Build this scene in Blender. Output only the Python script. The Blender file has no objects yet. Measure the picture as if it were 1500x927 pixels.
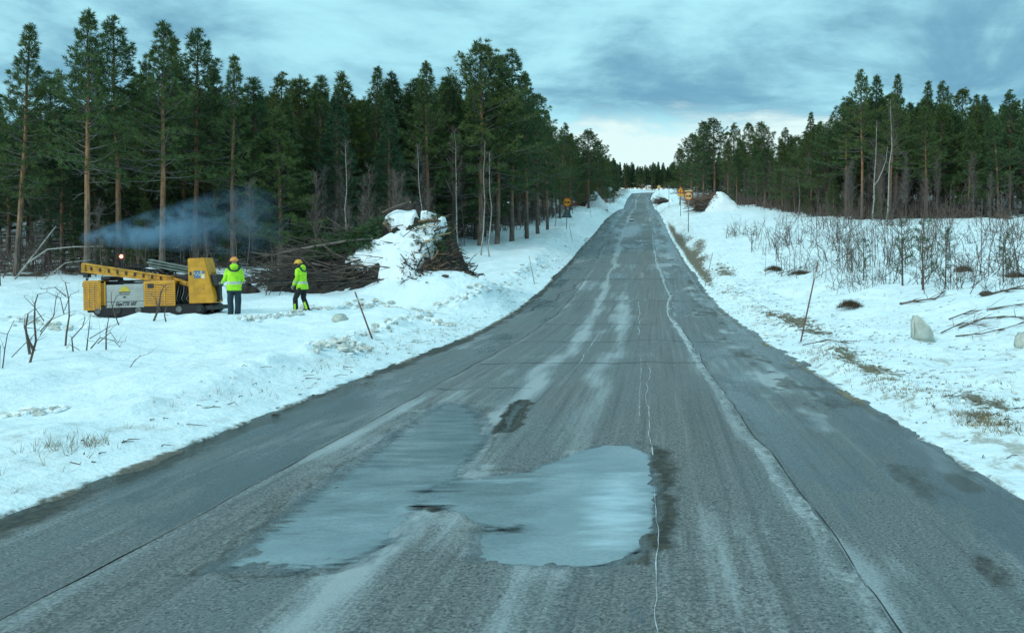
import bpy, math, random
import numpy as np
from mathutils import Matrix, Vector, Euler

R = math.radians
C = bpy.data.collections.new('place'); S = bpy.context.scene
S.collection.children.link(C)

# ------------------------------------------------------------------ camera
cam = bpy.data.cameras.new('camera'); camo = bpy.data.objects.new('camera', cam); S.collection.objects.link(camo)
camo.location = (0, 0, 2.0); camo.rotation_euler = (R(90), 0, 0)
cam.lens = 28.8; cam.sensor_width = 36; cam.shift_x = -0.1433; cam.shift_y = -0.047
cam.clip_start = 0.1; cam.clip_end = 3000
S.camera = camo
# ------------------------------------------------------------------ view
S.view_settings.view_transform = 'Standard'; S.view_settings.look = 'None'
S.view_settings.exposure = 0.10; S.view_settings.gamma = 1.0
# ------------------------------------------------------------------ world
SUN_EL, SUN_AZ = 32.0, 222.0
W = bpy.data.worlds.new('World'); S.world = W; W.use_nodes = True
nt = W.node_tree; nt.nodes.clear()
def N(nt, t, **kw):
    n = nt.nodes.new(t)
    for k, v in kw.items(): setattr(n, k, v)
    return n
def setin(n, **kw):
    for k, v in kw.items():
        n.inputs[k.replace('_', ' ')].default_value = v
def math_n(nt, op, a, b=None, c=None, clamp=False):
    n = N(nt, 'ShaderNodeMath', operation=op); n.use_clamp = clamp
    for i, v in enumerate((a, b, c)):
        if v is None: continue
        if isinstance(v, (int, float)): n.inputs[i].default_value = v
        else: nt.links.new(v, n.inputs[i])
    return n.outputs[0]
def mixc(nt, f, a, b):
    n = N(nt, 'ShaderNodeMix', data_type='RGBA')
    for i, v in ((0, f), (6, a), (7, b)):
        if isinstance(v, (int, float)): n.inputs[i].default_value = v
        elif isinstance(v, (tuple, list)): n.inputs[i].default_value = tuple(v) + ((1,) if len(v) == 3 else ())
        else: nt.links.new(v, n.inputs[i])
    return n.outputs[2]
def maprange(nt, v, a, b, c=0.0, d=1.0, smooth=True):
    n = N(nt, 'ShaderNodeMapRange'); n.interpolation_type = 'SMOOTHSTEP' if smooth else 'LINEAR'
    nt.links.new(v, n.inputs[0])
    for i, x in zip((1, 2, 3, 4), (a, b, c, d)): n.inputs[i].default_value = x
    return n.outputs[0]
def noise(nt, vec, scale, detail=4, rough=0.55, dist=0.0, w=None):
    n = N(nt, 'ShaderNodeTexNoise')
    n.inputs['Scale'].default_value = scale; n.inputs['Detail'].default_value = detail
    n.inputs['Roughness'].default_value = rough; n.inputs['Distortion'].default_value = dist
    if vec is not None: nt.links.new(vec, n.inputs['Vector'])
    return n.outputs['Fac']
def mapping(nt, vec, scale=(1, 1, 1), loc=(0, 0, 0), rot=(0, 0, 0)):
    n = N(nt, 'ShaderNodeMapping'); nt.links.new(vec, n.inputs['Vector'])
    n.inputs['Scale'].default_value = scale; n.inputs['Location'].default_value = loc; n.inputs['Rotation'].default_value = rot
    return n.outputs[0]

tc = N(nt, 'ShaderNodeTexCoord')
sep = N(nt, 'ShaderNodeSeparateXYZ'); nt.links.new(tc.outputs['Generated'], sep.inputs[0])
X, Y, Z = sep.outputs
el = math_n(nt, 'MAXIMUM', Z, 0.0)
den = math_n(nt, 'ADD', el, 0.20)
px_ = math_n(nt, 'DIVIDE', X, den); py_ = math_n(nt, 'DIVIDE', Y, den)
comb = N(nt, 'ShaderNodeCombineXYZ'); nt.links.new(px_, comb.inputs[0]); nt.links.new(py_, comb.inputs[1])
n1 = noise(nt, mapping(nt, comb.outputs[0], (1.5, 1.6, 1), (3.1, 1.7, 0)), 1.0, 8, 0.58, 0.5)
n2 = noise(nt, mapping(nt, comb.outputs[0], (4.2, 5.0, 1), (7.3, 2.2, 0)), 1.0, 7, 0.62, 0.4)
n12 = math_n(nt, 'ADD', math_n(nt, 'MULTIPLY', n1, 0.80), math_n(nt, 'MULTIPLY', n2, 0.20))
cl = maprange(nt, math_n(nt, 'SUBTRACT', n12, math_n(nt, 'MULTIPLY', maprange(nt, X, -.35, .25), .06)), 0.34, 0.60)
dark = (0.16, 0.385, 0.54); light = (0.44, 0.86, 0.97)
col = mixc(nt, cl, dark, light)
# higher sky is brighter (overcast)
up = maprange(nt, el, 0.32, 0.8)
col = mixc(nt, up, col, (0.62, 1.02, 1.12))
# clear gap low over the horizon, open ahead of the road and to the right
gapn = math_n(nt, 'ADD', el, math_n(nt, 'MULTIPLY', math_n(nt, 'SUBTRACT', n1, 0.5), 0.10))
gapn = math_n(nt, 'ADD', gapn, math_n(nt, 'MULTIPLY', math_n(nt, 'SUBTRACT', n2, 0.5), 0.04))
gap = maprange(nt, gapn, 0.19, 0.165)
side = math_n(nt, 'MULTIPLY', maprange(nt, X, -0.42, -0.13), maprange(nt, X, .34, .20))
gap = math_n(nt, 'MULTIPLY', gap, side)
gap = math_n(nt, 'MULTIPLY', gap, maprange(nt, Y, 0.2, 0.6))
col = mixc(nt, gap, col, (0.76, 0.97, 0.96))
sky = N(nt, 'ShaderNodeTexSky'); sky.sky_type = 'NISHITA'; sky.sun_disc = False
sky.sun_elevation = R(SUN_EL); sky.sun_rotation = R(SUN_AZ); sky.air_density = 1.0
b1 = N(nt, 'ShaderNodeBackground'); nt.links.new(sky.outputs[0], b1.inputs[0]); b1.inputs[1].default_value = 0.05
b2 = N(nt, 'ShaderNodeBackground'); nt.links.new(col, b2.inputs[0]); b2.inputs[1].default_value = 1.0
mx = N(nt, 'ShaderNodeMixShader'); mx.inputs[0].default_value = 0.92
nt.links.new(b1.outputs[0], mx.inputs[1]); nt.links.new(b2.outputs[0], mx.inputs[2])
wo = N(nt, 'ShaderNodeOutputWorld'); nt.links.new(mx.outputs[0], wo.inputs[0])
# ------------------------------------------------------------------ sun (veiled by cloud)
sl = bpy.data.lights.new('sun', 'SUN'); sl.energy = 1.45; sl.angle = R(11); sl.color = (0.95, 1.0, 0.96)
so = bpy.data.objects.new('sun', sl); S.collection.objects.link(so)
d_ = Vector((math.sin(R(SUN_AZ)) * math.cos(R(SUN_EL)), math.cos(R(SUN_AZ)) * math.cos(R(SUN_EL)), math.sin(R(SUN_EL))))
so.rotation_euler = d_.to_track_quat('Z', 'Y').to_euler()

# ------------------------------------------------------------------ noise in numpy
rng = np.random.default_rng(7)
random.seed(7)
def _h(ix, iy, s):
    n = (ix.astype(np.int64) * 374761393 + iy.astype(np.int64) * 668265263 + s * 1442695041) & 0xffffffff
    n = ((n ^ (n >> 13)) * 1274126177) & 0xffffffff
    n = n ^ (n >> 16)
    return (n & 0xffff) / 65535.0
def vn(x, y, s=0):
    x = np.asarray(x, float); y = np.asarray(y, float)
    ix = np.floor(x); iy = np.floor(y); fx = x - ix; fy = y - iy
    fx = fx * fx * fx * (fx * (fx * 6 - 15) + 10); fy = fy * fy * fy * (fy * (fy * 6 - 15) + 10)
    a = _h(ix, iy, s); b = _h(ix + 1, iy, s); c = _h(ix, iy + 1, s); d = _h(ix + 1, iy + 1, s)
    return (a * (1 - fx) + b * fx) * (1 - fy) + (c * (1 - fx) + d * fx) * fy - 0.5
def fbm(x, y, o=4, s=0, g=0.5):
    r = 0; a = 1.0; f = 1.0
    for i in range(o):
        r = r + a * vn(x * f + i * 17.3, y * f + i * 5.1, s + i); a *= g; f *= 2.03
    return r
def ss(a, b, v):
    t = np.clip((np.asarray(v, float) - a) / (b - a), 0, 1); return t * t * (3 - 2 * t)

# ------------------------------------------------------------------ road line, profile and ground height
_d = np.arange(-40, 620, 0.5)
_P = np.interp(_d, [-40, 20, 25, 34, 42.6, 49, 61, 75, 90, 104, 125, 177, 226, 300, 340, 360, 400, 520, 620],
               [0, 0, 0.02, .30, .86, 1.5, 2.6, 4.1, 5.6, 7.2, 9.6, 14.5, 18.4, 27.5, 33.0, 35.3, 37.5, 39, 40])
_C = np.interp(_d, [-40, 5, 25, 34, 49, 61, 75, 90, 125, 226, 300, 340, 350, 360, 370, 380, 400, 620],
               [-1., -1., -1.35, -1.6, -2.0, -2.3, -2.7, -3.0, -3.7, -5.5, -7.2, -6.8, -4.5, 0, 8, 19, 48, 400])
def _sm(a, w):
    k = np.hanning(w); k /= k.sum(); p = np.pad(a, w, mode='edge'); return np.convolve(p, k, 'same')[w:-w]
_P = _sm(_P, 17); _C = _sm(_C, 17)
HW = 4.13
def P(d): return np.interp(d, _d, _P)
def CX(d): return np.interp(d, _d, _C)
def off(s, d, left):
    t = ss(24, 80, d)
    if left:
        n = np.interp(s, [0, .6, 1.5, 2.6, 5, 10, 20, 60, 300], [0, .07, .2, .16, .22, .36, .5, 1, 3])
        f = np.interp(s, [0, .5, 2, 6, 15, 30, 60, 300], [0, .12, .9, 1.3, 1.5, 1.6, 2, 3])
    else:
        n = np.interp(s, [0, .6, 2, 3.4, 7, 15, 30, 60, 300], [0, .07, .18, .3, 1.05, 1.3, 2.2, 2.6, 4])
        f = np.interp(s, [0, .5, 2, 6, 15, 30, 60, 300], [0, .12, 1.2, 1.7, 2.2, 2.4, 3, 4])
    return n * (1 - t) + f * t
def ground(x, d):
    x = np.asarray(x, float); d = np.asarray(d, float)
    u = x - CX(d); s = np.abs(u) - HW
    o = np.where(u < 0, off(np.maximum(s, 0), d, True), off(np.maximum(s, 0), d, False))
    a = ss(0.1, 2.5, s)
    sc = 1 + 0.7 * ss(40, 140, d)
    o = o + a * (fbm(x * .23, d * .23, 3, 3) * .22 + fbm(x * .9, d * .9, 3, 9) * .17) * sc
    o = o + ss(0.2, 1.0, s) * fbm(x * 3.1, d * 3.1, 3, 21) * .035
    # crumbled ridge left by the plough
    rl = np.where(u < 0, 1.9, 1.2) + fbm(d * .18, d * 0 + np.sign(u) * 3, 2, 5) * 1.1
    ridge = np.exp(-((s - rl) / .33) ** 2)
    o = o + ridge * (.07 + .16 * np.clip(fbm(x * 2.3, d * 2.3, 3, 31), -.2, .6)) * ss(7, 14, d)
    o = o + np.where(u < 0, .20 * np.exp(-((s - rl - .9) / 1.1) ** 2) * ss(9, 16, d), 0)
    # raised snow under and before the brush pile on the left
    o = o + .60 * np.exp(-(((x + 13.5) / 5.0) ** 2 + ((d - 34.5) / 3.0) ** 2))
    o = o + .95 * np.exp(-(((x + 9.2) / 2.3) ** 2 + ((d - 32.9) / 1.5) ** 2)) + .35 * np.exp(-(((x + 6.6) / 2.0) ** 2 + ((d - 35.5) / 3) ** 2)) * ss(.4, 1.4, s)
    o = o + .13 * np.exp(-((d - 24.85 - .15 * np.sin(x * 2)) / .38) ** 2) * ss(-18.6, -18, x) * ss(-13.4, -14.2, x) * (1 + 2 * fbm(x * 2, d * 2, 2, 78))
    # trampled trench round the rig and the workers
    o = o + .05 * np.exp(-((d - 25.6 - .7 * np.sin(x * .9)) / .35) ** 2) * ((x > -19) & (x < -9)) * (fbm(x * 4, d * 4, 2, 77) - .2)
    # ragged thin edge of the snow at the asphalt
    e = fbm(x * 1.1, d * .45, 3, 13) * .28 + fbm(x * 5, d * 2.2, 4, 14) * .55
    edge = -0.10 + 0.125 * ss(-.25, .25, s + e * .55)
    o = np.where(s < .9, np.where(s > -.9, o * ss(-.05, .6, s) + edge * (1 - ss(.25, .9, s)) + .03 * ss(.25, .9, s), -.25), o + .03)
    return P(d) + o
def gz(x, d): return float(ground(np.array([x]), np.array([d]))[0])
def at(px, d): return (px - 965.0) / 1200.0 * d         # real lateral position of something seen d metres away
def zt(py, d): return 2.0 + (393.0 - py) / 1200.0 * d

# ------------------------------------------------------------------ mesh helpers
class Acc:
    def __init__(s): s.v = []; s.q = []; s.t = []; s.qm = []; s.tm = []; s.n = 0
    def add(s, V, Q=None, T=None, m=0):
        V = np.asarray(V, float).reshape(-1, 3)
        if Q is not None and len(Q):
            Q = np.asarray(Q, int).reshape(-1, 4) + s.n; s.q.append(Q); s.qm.append(np.full(len(Q), m))
        if T is not None and len(T):
            T = np.asarray(T, int).reshape(-1, 3) + s.n; s.t.append(T); s.tm.append(np.full(len(T), m))
        s.v.append(V); s.n += len(V)
    def tube(s, pts, rad, n=6, m=0, cap=True):
        pts = np.asarray(pts, float); k = len(pts)
        rad = np.broadcast_to(np.asarray(rad, float), (k,))
        tg = np.gradient(pts, axis=0); tg /= np.linalg.norm(tg, axis=1)[:, None] + 1e-9
        ref = np.array([0, 0, 1.]) if abs(tg[:, 2]).mean() < .8 else np.array([1., 0, 0])
        a = np.cross(tg, ref); a /= np.linalg.norm(a, axis=1)[:, None] + 1e-9
        b = np.cross(tg, a)
        th = np.arange(n) * 2 * np.pi / n
        V = pts[:, None, :] + rad[:, None, None] * (np.cos(th)[None, :, None] * a[:, None, :] + np.sin(th)[None, :, None] * b[:, None, :])
        i = np.arange(k - 1)[:, None] * n + np.arange(n)[None, :]
        j = np.arange(k - 1)[:, None] * n + (np.arange(n)[None, :] + 1) % n
        Q = np.stack([i, j, j + n, i + n], -1).reshape(-1, 4)
        V = V.reshape(-1, 3)
        T = None
        if cap and n > 3:
            V = np.vstack([V, pts[0], pts[-1]]); c0 = k * n; r = np.arange(n); r2 = (r + 1) % n
            T = np.vstack([np.stack([r2, r, np.full(n, c0)], -1), np.stack([r + (k - 1) * n, r2 + (k - 1) * n, np.full(n, c0 + 1)], -1)])
        s.add(V, Q, T, m)
    def box(s, x0, x1, y0, y1, z0, z1, m=0, bev=0.0, M=None):
        if bev <= 0:
            V = np.array([(x, y, z) for x in (x0, x1) for y in (y0, y1) for z in (z0, z1)], float)
            Q = [(0, 1, 3, 2), (4, 6, 7, 5), (0, 4, 5, 1), (2, 3, 7, 6), (0, 2, 6, 4), (1, 5, 7, 3)]
            if M is not None: V = xf(V, M)
            s.add(V, Q, None, m); return
        import bmesh
        bm = bmesh.new(); bmesh.ops.create_cube(bm, size=1)
        for v in bm.verts:
            v.co = Vector(((x0 + x1) / 2 + v.co.x * (x1 - x0), (y0 + y1) / 2 + v.co.y * (y1 - y0), (z0 + z1) / 2 + v.co.z * (z1 - z0)))
        bmesh.ops.bevel(bm, geom=bm.edges[:], offset=bev, segments=2, affect='EDGES', profile=.5)
        s.bm(bm, m, M)
    def bm(s, bm, m=0, M=None):
        bm.verts.index_update()
        V = np.array([v.co[:] for v in bm.verts]); 
        if M is not None: V = xf(V, M)
        Q = []; T = []
        for f in bm.faces:
            ix = [v.index for v in f.verts]
            if len(ix) == 4: Q.append(ix)
            elif len(ix) == 3: T.append(ix)
            else:
                for k in range(1, len(ix) - 1): T.append((ix[0], ix[k], ix[k + 1]))
        s.add(V, Q, T, m); bm.free()
    def loft(s, rings, m=0, cap=True, close=True):
        rings = np.asarray(rings, float); k, n = rings.shape[:2]
        i = np.arange(k - 1)[:, None] * n + np.arange(n)[None, :]
        j = np.arange(k - 1)[:, None] * n + (np.arange(n)[None, :] + 1) % n
        Q = np.stack([i, j, j + n, i + n], -1).reshape(-1, 4)
        V = rings.reshape(-1, 3); T = None
        if cap:
            V = np.vstack([V, rings[0].mean(0), rings[-1].mean(0)]); c0 = k * n; r = np.arange(n); r2 = (r + 1) % n
            T = np.vstack([np.stack([r2, r, np.full(n, c0)], -1), np.stack([r + (k - 1) * n, r2 + (k - 1) * n, np.full(n, c0 + 1)], -1)])
        if np.ndim(m) == 0: s.add(V, Q, T, m)
        else:
            s.add(V, Q, T, 0); s.qm[-1] = np.repeat(np.asarray(m), n)
            if T is not None: s.tm[-1] = np.array([m[0]] * n + [m[-1]] * n)
    def ball(s, c, r, m=0, nu=12, nv=8, M=None):
        c = np.asarray(c, float); r = np.broadcast_to(np.asarray(r, float), (3,))
        rings = []
        for i in range(nv + 1):
            ph = -math.pi / 2 + math.pi * i / nv; ph = max(min(ph, 1.5), -1.5)
            th = np.arange(nu) * 2 * np.pi / nu
            rings.append(np.stack([c[0] + r[0] * math.cos(ph) * np.cos(th), c[1] + r[1] * math.cos(ph) * np.sin(th), np.full(nu, c[2] + r[2] * math.sin(ph))], -1))
        rings = np.array(rings)
        if M is not None: rings = xf(rings.reshape(-1, 3), M).reshape(rings.shape)
        s.loft(rings, m)
    def mesh(s, name, mats, smooth=False):
        V = np.concatenate(s.v) if s.v else np.zeros((0, 3))
        Q = np.concatenate(s.q) if s.q else np.zeros((0, 4), int); T = np.concatenate(s.t) if s.t else np.zeros((0, 3), int)
        qm = np.concatenate(s.qm) if s.qm else np.zeros(0, int); tm = np.concatenate(s.tm) if s.tm else np.zeros(0, int)
        me = bpy.data.meshes.new(name)
        me.vertices.add(len(V)); me.vertices.foreach_set('co', V.astype(np.float32).ravel())
        nl = Q.size + T.size; me.loops.add(nl)
        me.loops.foreach_set('vertex_index', np.concatenate([Q.ravel(), T.ravel()]).astype(np.int32))
        nf = len(Q) + len(T); me.polygons.add(nf)
        st = np.concatenate([np.arange(len(Q)) * 4, Q.size + np.arange(len(T)) * 3]).astype(np.int32)
        me.polygons.foreach_set('loop_start', st)
        me.polygons.foreach_set('material_index', np.concatenate([qm, tm]).astype(np.int32))
        me.polygons.foreach_set('use_smooth', np.full(nf, smooth))
        for mt in (mats if isinstance(mats, (list, tuple)) else [mats]): me.materials.append(mt)
        me.update(calc_edges=True); me.validate()
        return me
def xf(V, M):
    A = np.array(M); return V @ A[:3, :3].T + A[:3, 3]
def link(name, me, parent=None, loc=None, **props):
    o = bpy.data.objects.new(name, me); C.objects.link(o)
    if parent: o.parent = parent
    if loc is not None: o.location = loc
    for k, v in props.items(): o[k] = v
    return o
def part(name, acc, mats, parent, smooth=False, **props): return link(name, acc.mesh(name, mats, smooth), parent, **props)
def thing(name, label, cat, loc=(0, 0, 0), rz=0, group=None):
    o = bpy.data.objects.new(name, None); C.objects.link(o); o.empty_display_size = .2
    o.location = loc; o.rotation_euler = (0, 0, rz); o['label'] = label; o['category'] = cat
    if group: o['group'] = group
    return o
def tag(o, label, cat, group=None):
    o['label'] = label; o['category'] = cat
    if group: o['group'] = group
    return o
def copy_thing(src, loc, rz, sc, label, group=None, name=None):
    r = src.copy(); C.objects.link(r); r.location = loc; r.rotation_euler = (0, 0, rz); r.scale = (sc, sc, sc) if isinstance(sc, (int, float)) else sc
    r['label'] = label
    if group: r['group'] = group
    for ch in src.children:
        c = ch.copy(); C.objects.link(c); c.parent = r
        for g in ch.children:
            e = g.copy(); C.objects.link(e); e.parent = c
    return r

# ------------------------------------------------------------------ materials
def mat(name, col=(.5, .5, .5), rough=.6, metal=0, var=.15, vscale=6, bump=0.0, bscale=40, spec=.5, emit=None, coords='Object'):
    m = bpy.data.materials.new(name); m.use_nodes = True; nt = m.node_tree; b = nt.nodes['Principled BSDF']
    b.inputs['Roughness'].default_value = rough; b.inputs['Metallic'].default_value = metal
    b.inputs['Specular IOR Level'].default_value = spec
    t = N(nt, 'ShaderNodeTexCoord'); v = t.outputs[coords]
    if var > 0:
        f = noise(nt, v, vscale, 5, .6)
        c = mixc(nt, maprange(nt, f, .3, .7), tuple(x * (1 - var) for x in col), tuple(min(1, x * (1 + var)) for x in col))
        nt.links.new(c, b.inputs['Base Color'])
        rr = maprange(nt, f, .3, .7, max(0, rough - .1), min(1, rough + .1)); nt.links.new(rr, b.inputs['Roughness'])
    else: b.inputs['Base Color'].default_value = (*col, 1)
    if bump > 0:
        bn = N(nt, 'ShaderNodeBump'); bn.inputs['Strength'].default_value = bump; bn.inputs['Distance'].default_value = .02
        nt.links.new(noise(nt, v, bscale, 4, .6), bn.inputs['Height']); nt.links.new(bn.outputs[0], b.inputs['Normal'])
    if emit:
        b.inputs['Emission Color'].default_value = (*emit[0], 1); b.inputs['Emission Strength'].default_value = emit[1]
    return m
def P_of(m): return m.node_tree.nodes['Principled BSDF']

def snow_material():
    m = bpy.data.materials.new('snow'); m.use_nodes = True; nt = m.node_tree; b = nt.nodes['Principled BSDF']
    g = N(nt, 'ShaderNodeNewGeometry'); pos = g.outputs['Position']
    at_ = N(nt, 'ShaderNodeVertexColor'); at_.layer_name = 'mask'
    sp = N(nt, 'ShaderNodeSeparateColor'); nt.links.new(at_.outputs[0], sp.inputs[0])
    dirt_and_floor, litter, edge = sp.outputs
    base = mixc(nt, maprange(nt, noise(nt, pos, .7, 5, .6), .35, .7), (.77, .88, .91), (.70, .82, .86))
    # grey-brown snow: plough grit at the verges, darker floor inside the woods
    g1 = noise(nt, mapping(nt, pos, (1, .55, 1)), 2.6, 8, .72)
    k1 = math_n(nt, 'MULTIPLY', maprange(nt, g1, .50, .66), dirt_and_floor)
    base = mixc(nt, k1, base, (.43, .44, .40))
    g2 = noise(nt, mapping(nt, pos, (1, .5, 1)), 7, 8, .75)
    k2 = maprange(nt, math_n(nt, 'ADD', g2, math_n(nt, 'MULTIPLY', litter, .26)), .70, .80)
    k2 = math_n(nt, 'MULTIPLY', k2, maprange(nt, litter, .02, .3))
    base = mixc(nt, k2, base, (.14, .12, .075))
    g3 = noise(nt, pos, 9, 6, .7)
    k3 = maprange(nt, math_n(nt, 'ADD', edge, math_n(nt, 'MULTIPLY', math_n(nt, 'SUBTRACT', g3, .5), 1.1)), .35, .75)
    base = mixc(nt, k3, base, (.135, .125, .10))
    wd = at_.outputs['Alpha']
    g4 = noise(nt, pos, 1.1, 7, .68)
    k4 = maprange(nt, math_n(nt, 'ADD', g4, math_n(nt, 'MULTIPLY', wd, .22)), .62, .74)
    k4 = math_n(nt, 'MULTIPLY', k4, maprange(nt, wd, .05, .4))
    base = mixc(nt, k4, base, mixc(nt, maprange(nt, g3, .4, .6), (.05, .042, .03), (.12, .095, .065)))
    nt.links.new(base, b.inputs['Base Color'])
    b.inputs['Roughness'].default_value = .62; b.inputs['Specular IOR Level'].default_value = .25
    bn = N(nt, 'ShaderNodeBump'); bn.inputs['Strength'].default_value = .8; bn.inputs['Distance'].default_value = .09
    h = math_n(nt, 'ADD', noise(nt, pos, 5, 6, .62), math_n(nt, 'MULTIPLY', noise(nt, pos, 1.3, 3, .5), .8))
    nt.links.new(h, bn.inputs['Height']); nt.links.new(bn.outputs[0], b.inputs['Normal'])
    return m
M_snow = snow_material()
M_snowcap = mat('settled_snow', (.80, .85, .87), .6, var=.05, vscale=3, bump=.5, bscale=9, spec=.25)
M_dirtysnow = mat('gritty_snow', (.55, .56, .52), .7, var=.3, vscale=6, bump=.6, bscale=14, spec=.25)

def road_material():
    m = bpy.data.materials.new('asphalt'); m.use_nodes = True; nt = m.node_tree; b = nt.nodes['Principled BSDF']
    g = N(nt, 'ShaderNodeNewGeometry'); pos = g.outputs['Position']
    at_ = N(nt, 'ShaderNodeVertexColor'); at_.layer_name = 'mask'
    sp = N(nt, 'ShaderNodeSeparateColor'); nt.links.new(at_.outputs[0], sp.inputs[0])
    salt, wet, worn = sp.outputs
    grain = noise(nt, pos, 42, 4, .75); grain2 = noise(nt, pos, 14, 5, .7)
    streak = noise(nt, mapping(nt, pos, (3.2, .16, 1)), 1.6, 6, .65)
    vor = N(nt, 'ShaderNodeTexVoronoi'); vor.inputs['Scale'].default_value = 55; nt.links.new(pos, vor.inputs['Vector'])
    c = mixc(nt, maprange(nt, grain, .36, .64), (.028, .040, .045), (.215, .255, .26))
    c = mixc(nt, maprange(nt, grain2, .35, .68), c, (.125, .152, .158))
    c = mixc(nt, math_n(nt, 'MULTIPLY', worn, .5), c, mixc(nt, maprange(nt, grain, .4, .62), (.055, .056, .050), (.225, .22, .20)))
    # single bright stones
    c = mixc(nt, math_n(nt, 'MULTIPLY', maprange(nt, vor.outputs['Distance'], .16, .08), maprange(nt, grain2, .5, .6)), c, (.32, .33, .31))
    # dark pits
    pit = noise(nt, mapping(nt, pos, (1, 1, 1), (9, 4, 2)), 22, 3, .6)
    c = mixc(nt, math_n(nt, 'MULTIPLY', maprange(nt, pit, .62, .70), .75), c, (.022, .024, .022))
    # dried salt and frost film
    sm = math_n(nt, 'ADD', salt, math_n(nt, 'MULTIPLY', math_n(nt, 'SUBTRACT', streak, .5), 1.6))
    sm = math_n(nt, 'ADD', sm, math_n(nt, 'MULTIPLY', math_n(nt, 'SUBTRACT', grain, .5), .8))
    trk = noise(nt, mapping(nt, pos, (7.5, .10, 1), (3, 0, 0)), 1.4, 5, .6)
    c = mixc(nt, math_n(nt, 'MULTIPLY', maprange(nt, trk, .50, .68), .5), c, (.055, .066, .068))
    c = mixc(nt, math_n(nt, 'MULTIPLY', maprange(nt, trk, .46, .28), .30), c, (.27, .30, .30))
    smf = math_n(nt, 'MULTIPLY', maprange(nt, sm, .25, 1.1), .75)
    c = mixc(nt, smf, c, (.38, .44, .455))
    # wet
    wn = math_n(nt, 'ADD', wet, math_n(nt, 'MULTIPLY', math_n(nt, 'SUBTRACT', noise(nt, mapping(nt, pos, (1.5, .45, 1)), 3.2, 9, .75), .5), 1.9))
    wf = maprange(nt, wn, .35, .8)
    c = mixc(nt, math_n(nt, 'MULTIPLY', wf, .62), c, (.040, .062, .078))
    c = mixc(nt, maprange(nt, math_n(nt, 'ADD', at_.outputs['Alpha'], math_n(nt, 'MULTIPLY', math_n(nt, 'SUBTRACT', noise(nt, mapping(nt, pos, (1, .7, 1)), 11, 8, .75), .5), math_n(nt, 'MULTIPLY', maprange(nt, at_.outputs['Alpha'], 0.02, .3), 1.3))), .1, .9), c, mixc(nt, maprange(nt, grain2, .4, .6), (.012, .014, .012), (.045, .045, .03)))
    nt.links.new(c, b.inputs['Base Color'])
    ro = N(nt, 'ShaderNodeMix'); nt.links.new(wf, ro.inputs[0]); ro.inputs[2].default_value = .74; ro.inputs[3].default_value = .22
    nt.links.new(ro.outputs[0], b.inputs['Roughness'])
    b.inputs['Specular IOR Level'].default_value = .5
    bn = N(nt, 'ShaderNodeBump'); bn.inputs['Distance'].default_value = .012
    st = N(nt, 'ShaderNodeMix'); nt.links.new(wf, st.inputs[0]); st.inputs[2].default_value = .75; st.inputs[3].default_value = .32
    nt.links.new(st.outputs[0], bn.inputs['Strength'])
    hh = math_n(nt, 'ADD', grain, math_n(nt, 'MULTIPLY', grain2, .6)); nt.links.new(hh, bn.inputs['Height'])
    nt.links.new(bn.outputs[0], b.inputs['Normal'])
    return m
M_road = road_material()
M_crack = mat('crack_tar', (.018, .019, .018), .8, var=.3, vscale=20)
M_saltcrack = mat('salt_in_crack', (.42, .46, .47), .8, var=.25, vscale=20)
def worn_paint():
    m = bpy.data.materials.new('worn_white_paint'); m.use_nodes = True; nt = m.node_tree; b = nt.nodes['Principled BSDF']
    g = N(nt, 'ShaderNodeNewGeometry'); pos = g.outputs['Position']
    b.inputs['Base Color'].default_value = (.46, .52, .53, 1); b.inputs['Roughness'].default_value = .85; b.inputs['Specular IOR Level'].default_value = .2
    a = noise(nt, pos, 16, 6, .7); a2 = noise(nt, pos, 1.3, 4, .6)
    at_ = N(nt, 'ShaderNodeVertexColor'); at_.layer_name = 'mask'
    sp = N(nt, 'ShaderNodeSeparateColor'); nt.links.new(at_.outputs[0], sp.inputs[0])
    k = math_n(nt, 'ADD', math_n(nt, 'ADD', math_n(nt, 'MULTIPLY', a, .8), math_n(nt, 'MULTIPLY', a2, .45)), sp.outputs[0])
    nt.links.new(maprange(nt, k, .95, 1.35, 0, .85), b.inputs['Alpha'])
    return m
M_paint = worn_paint()
def N_x(nt, pos):
    sx = N(nt, 'ShaderNodeSeparateXYZ'); nt.links.new(pos, sx.inputs[0]); return sx.outputs[0]
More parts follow.
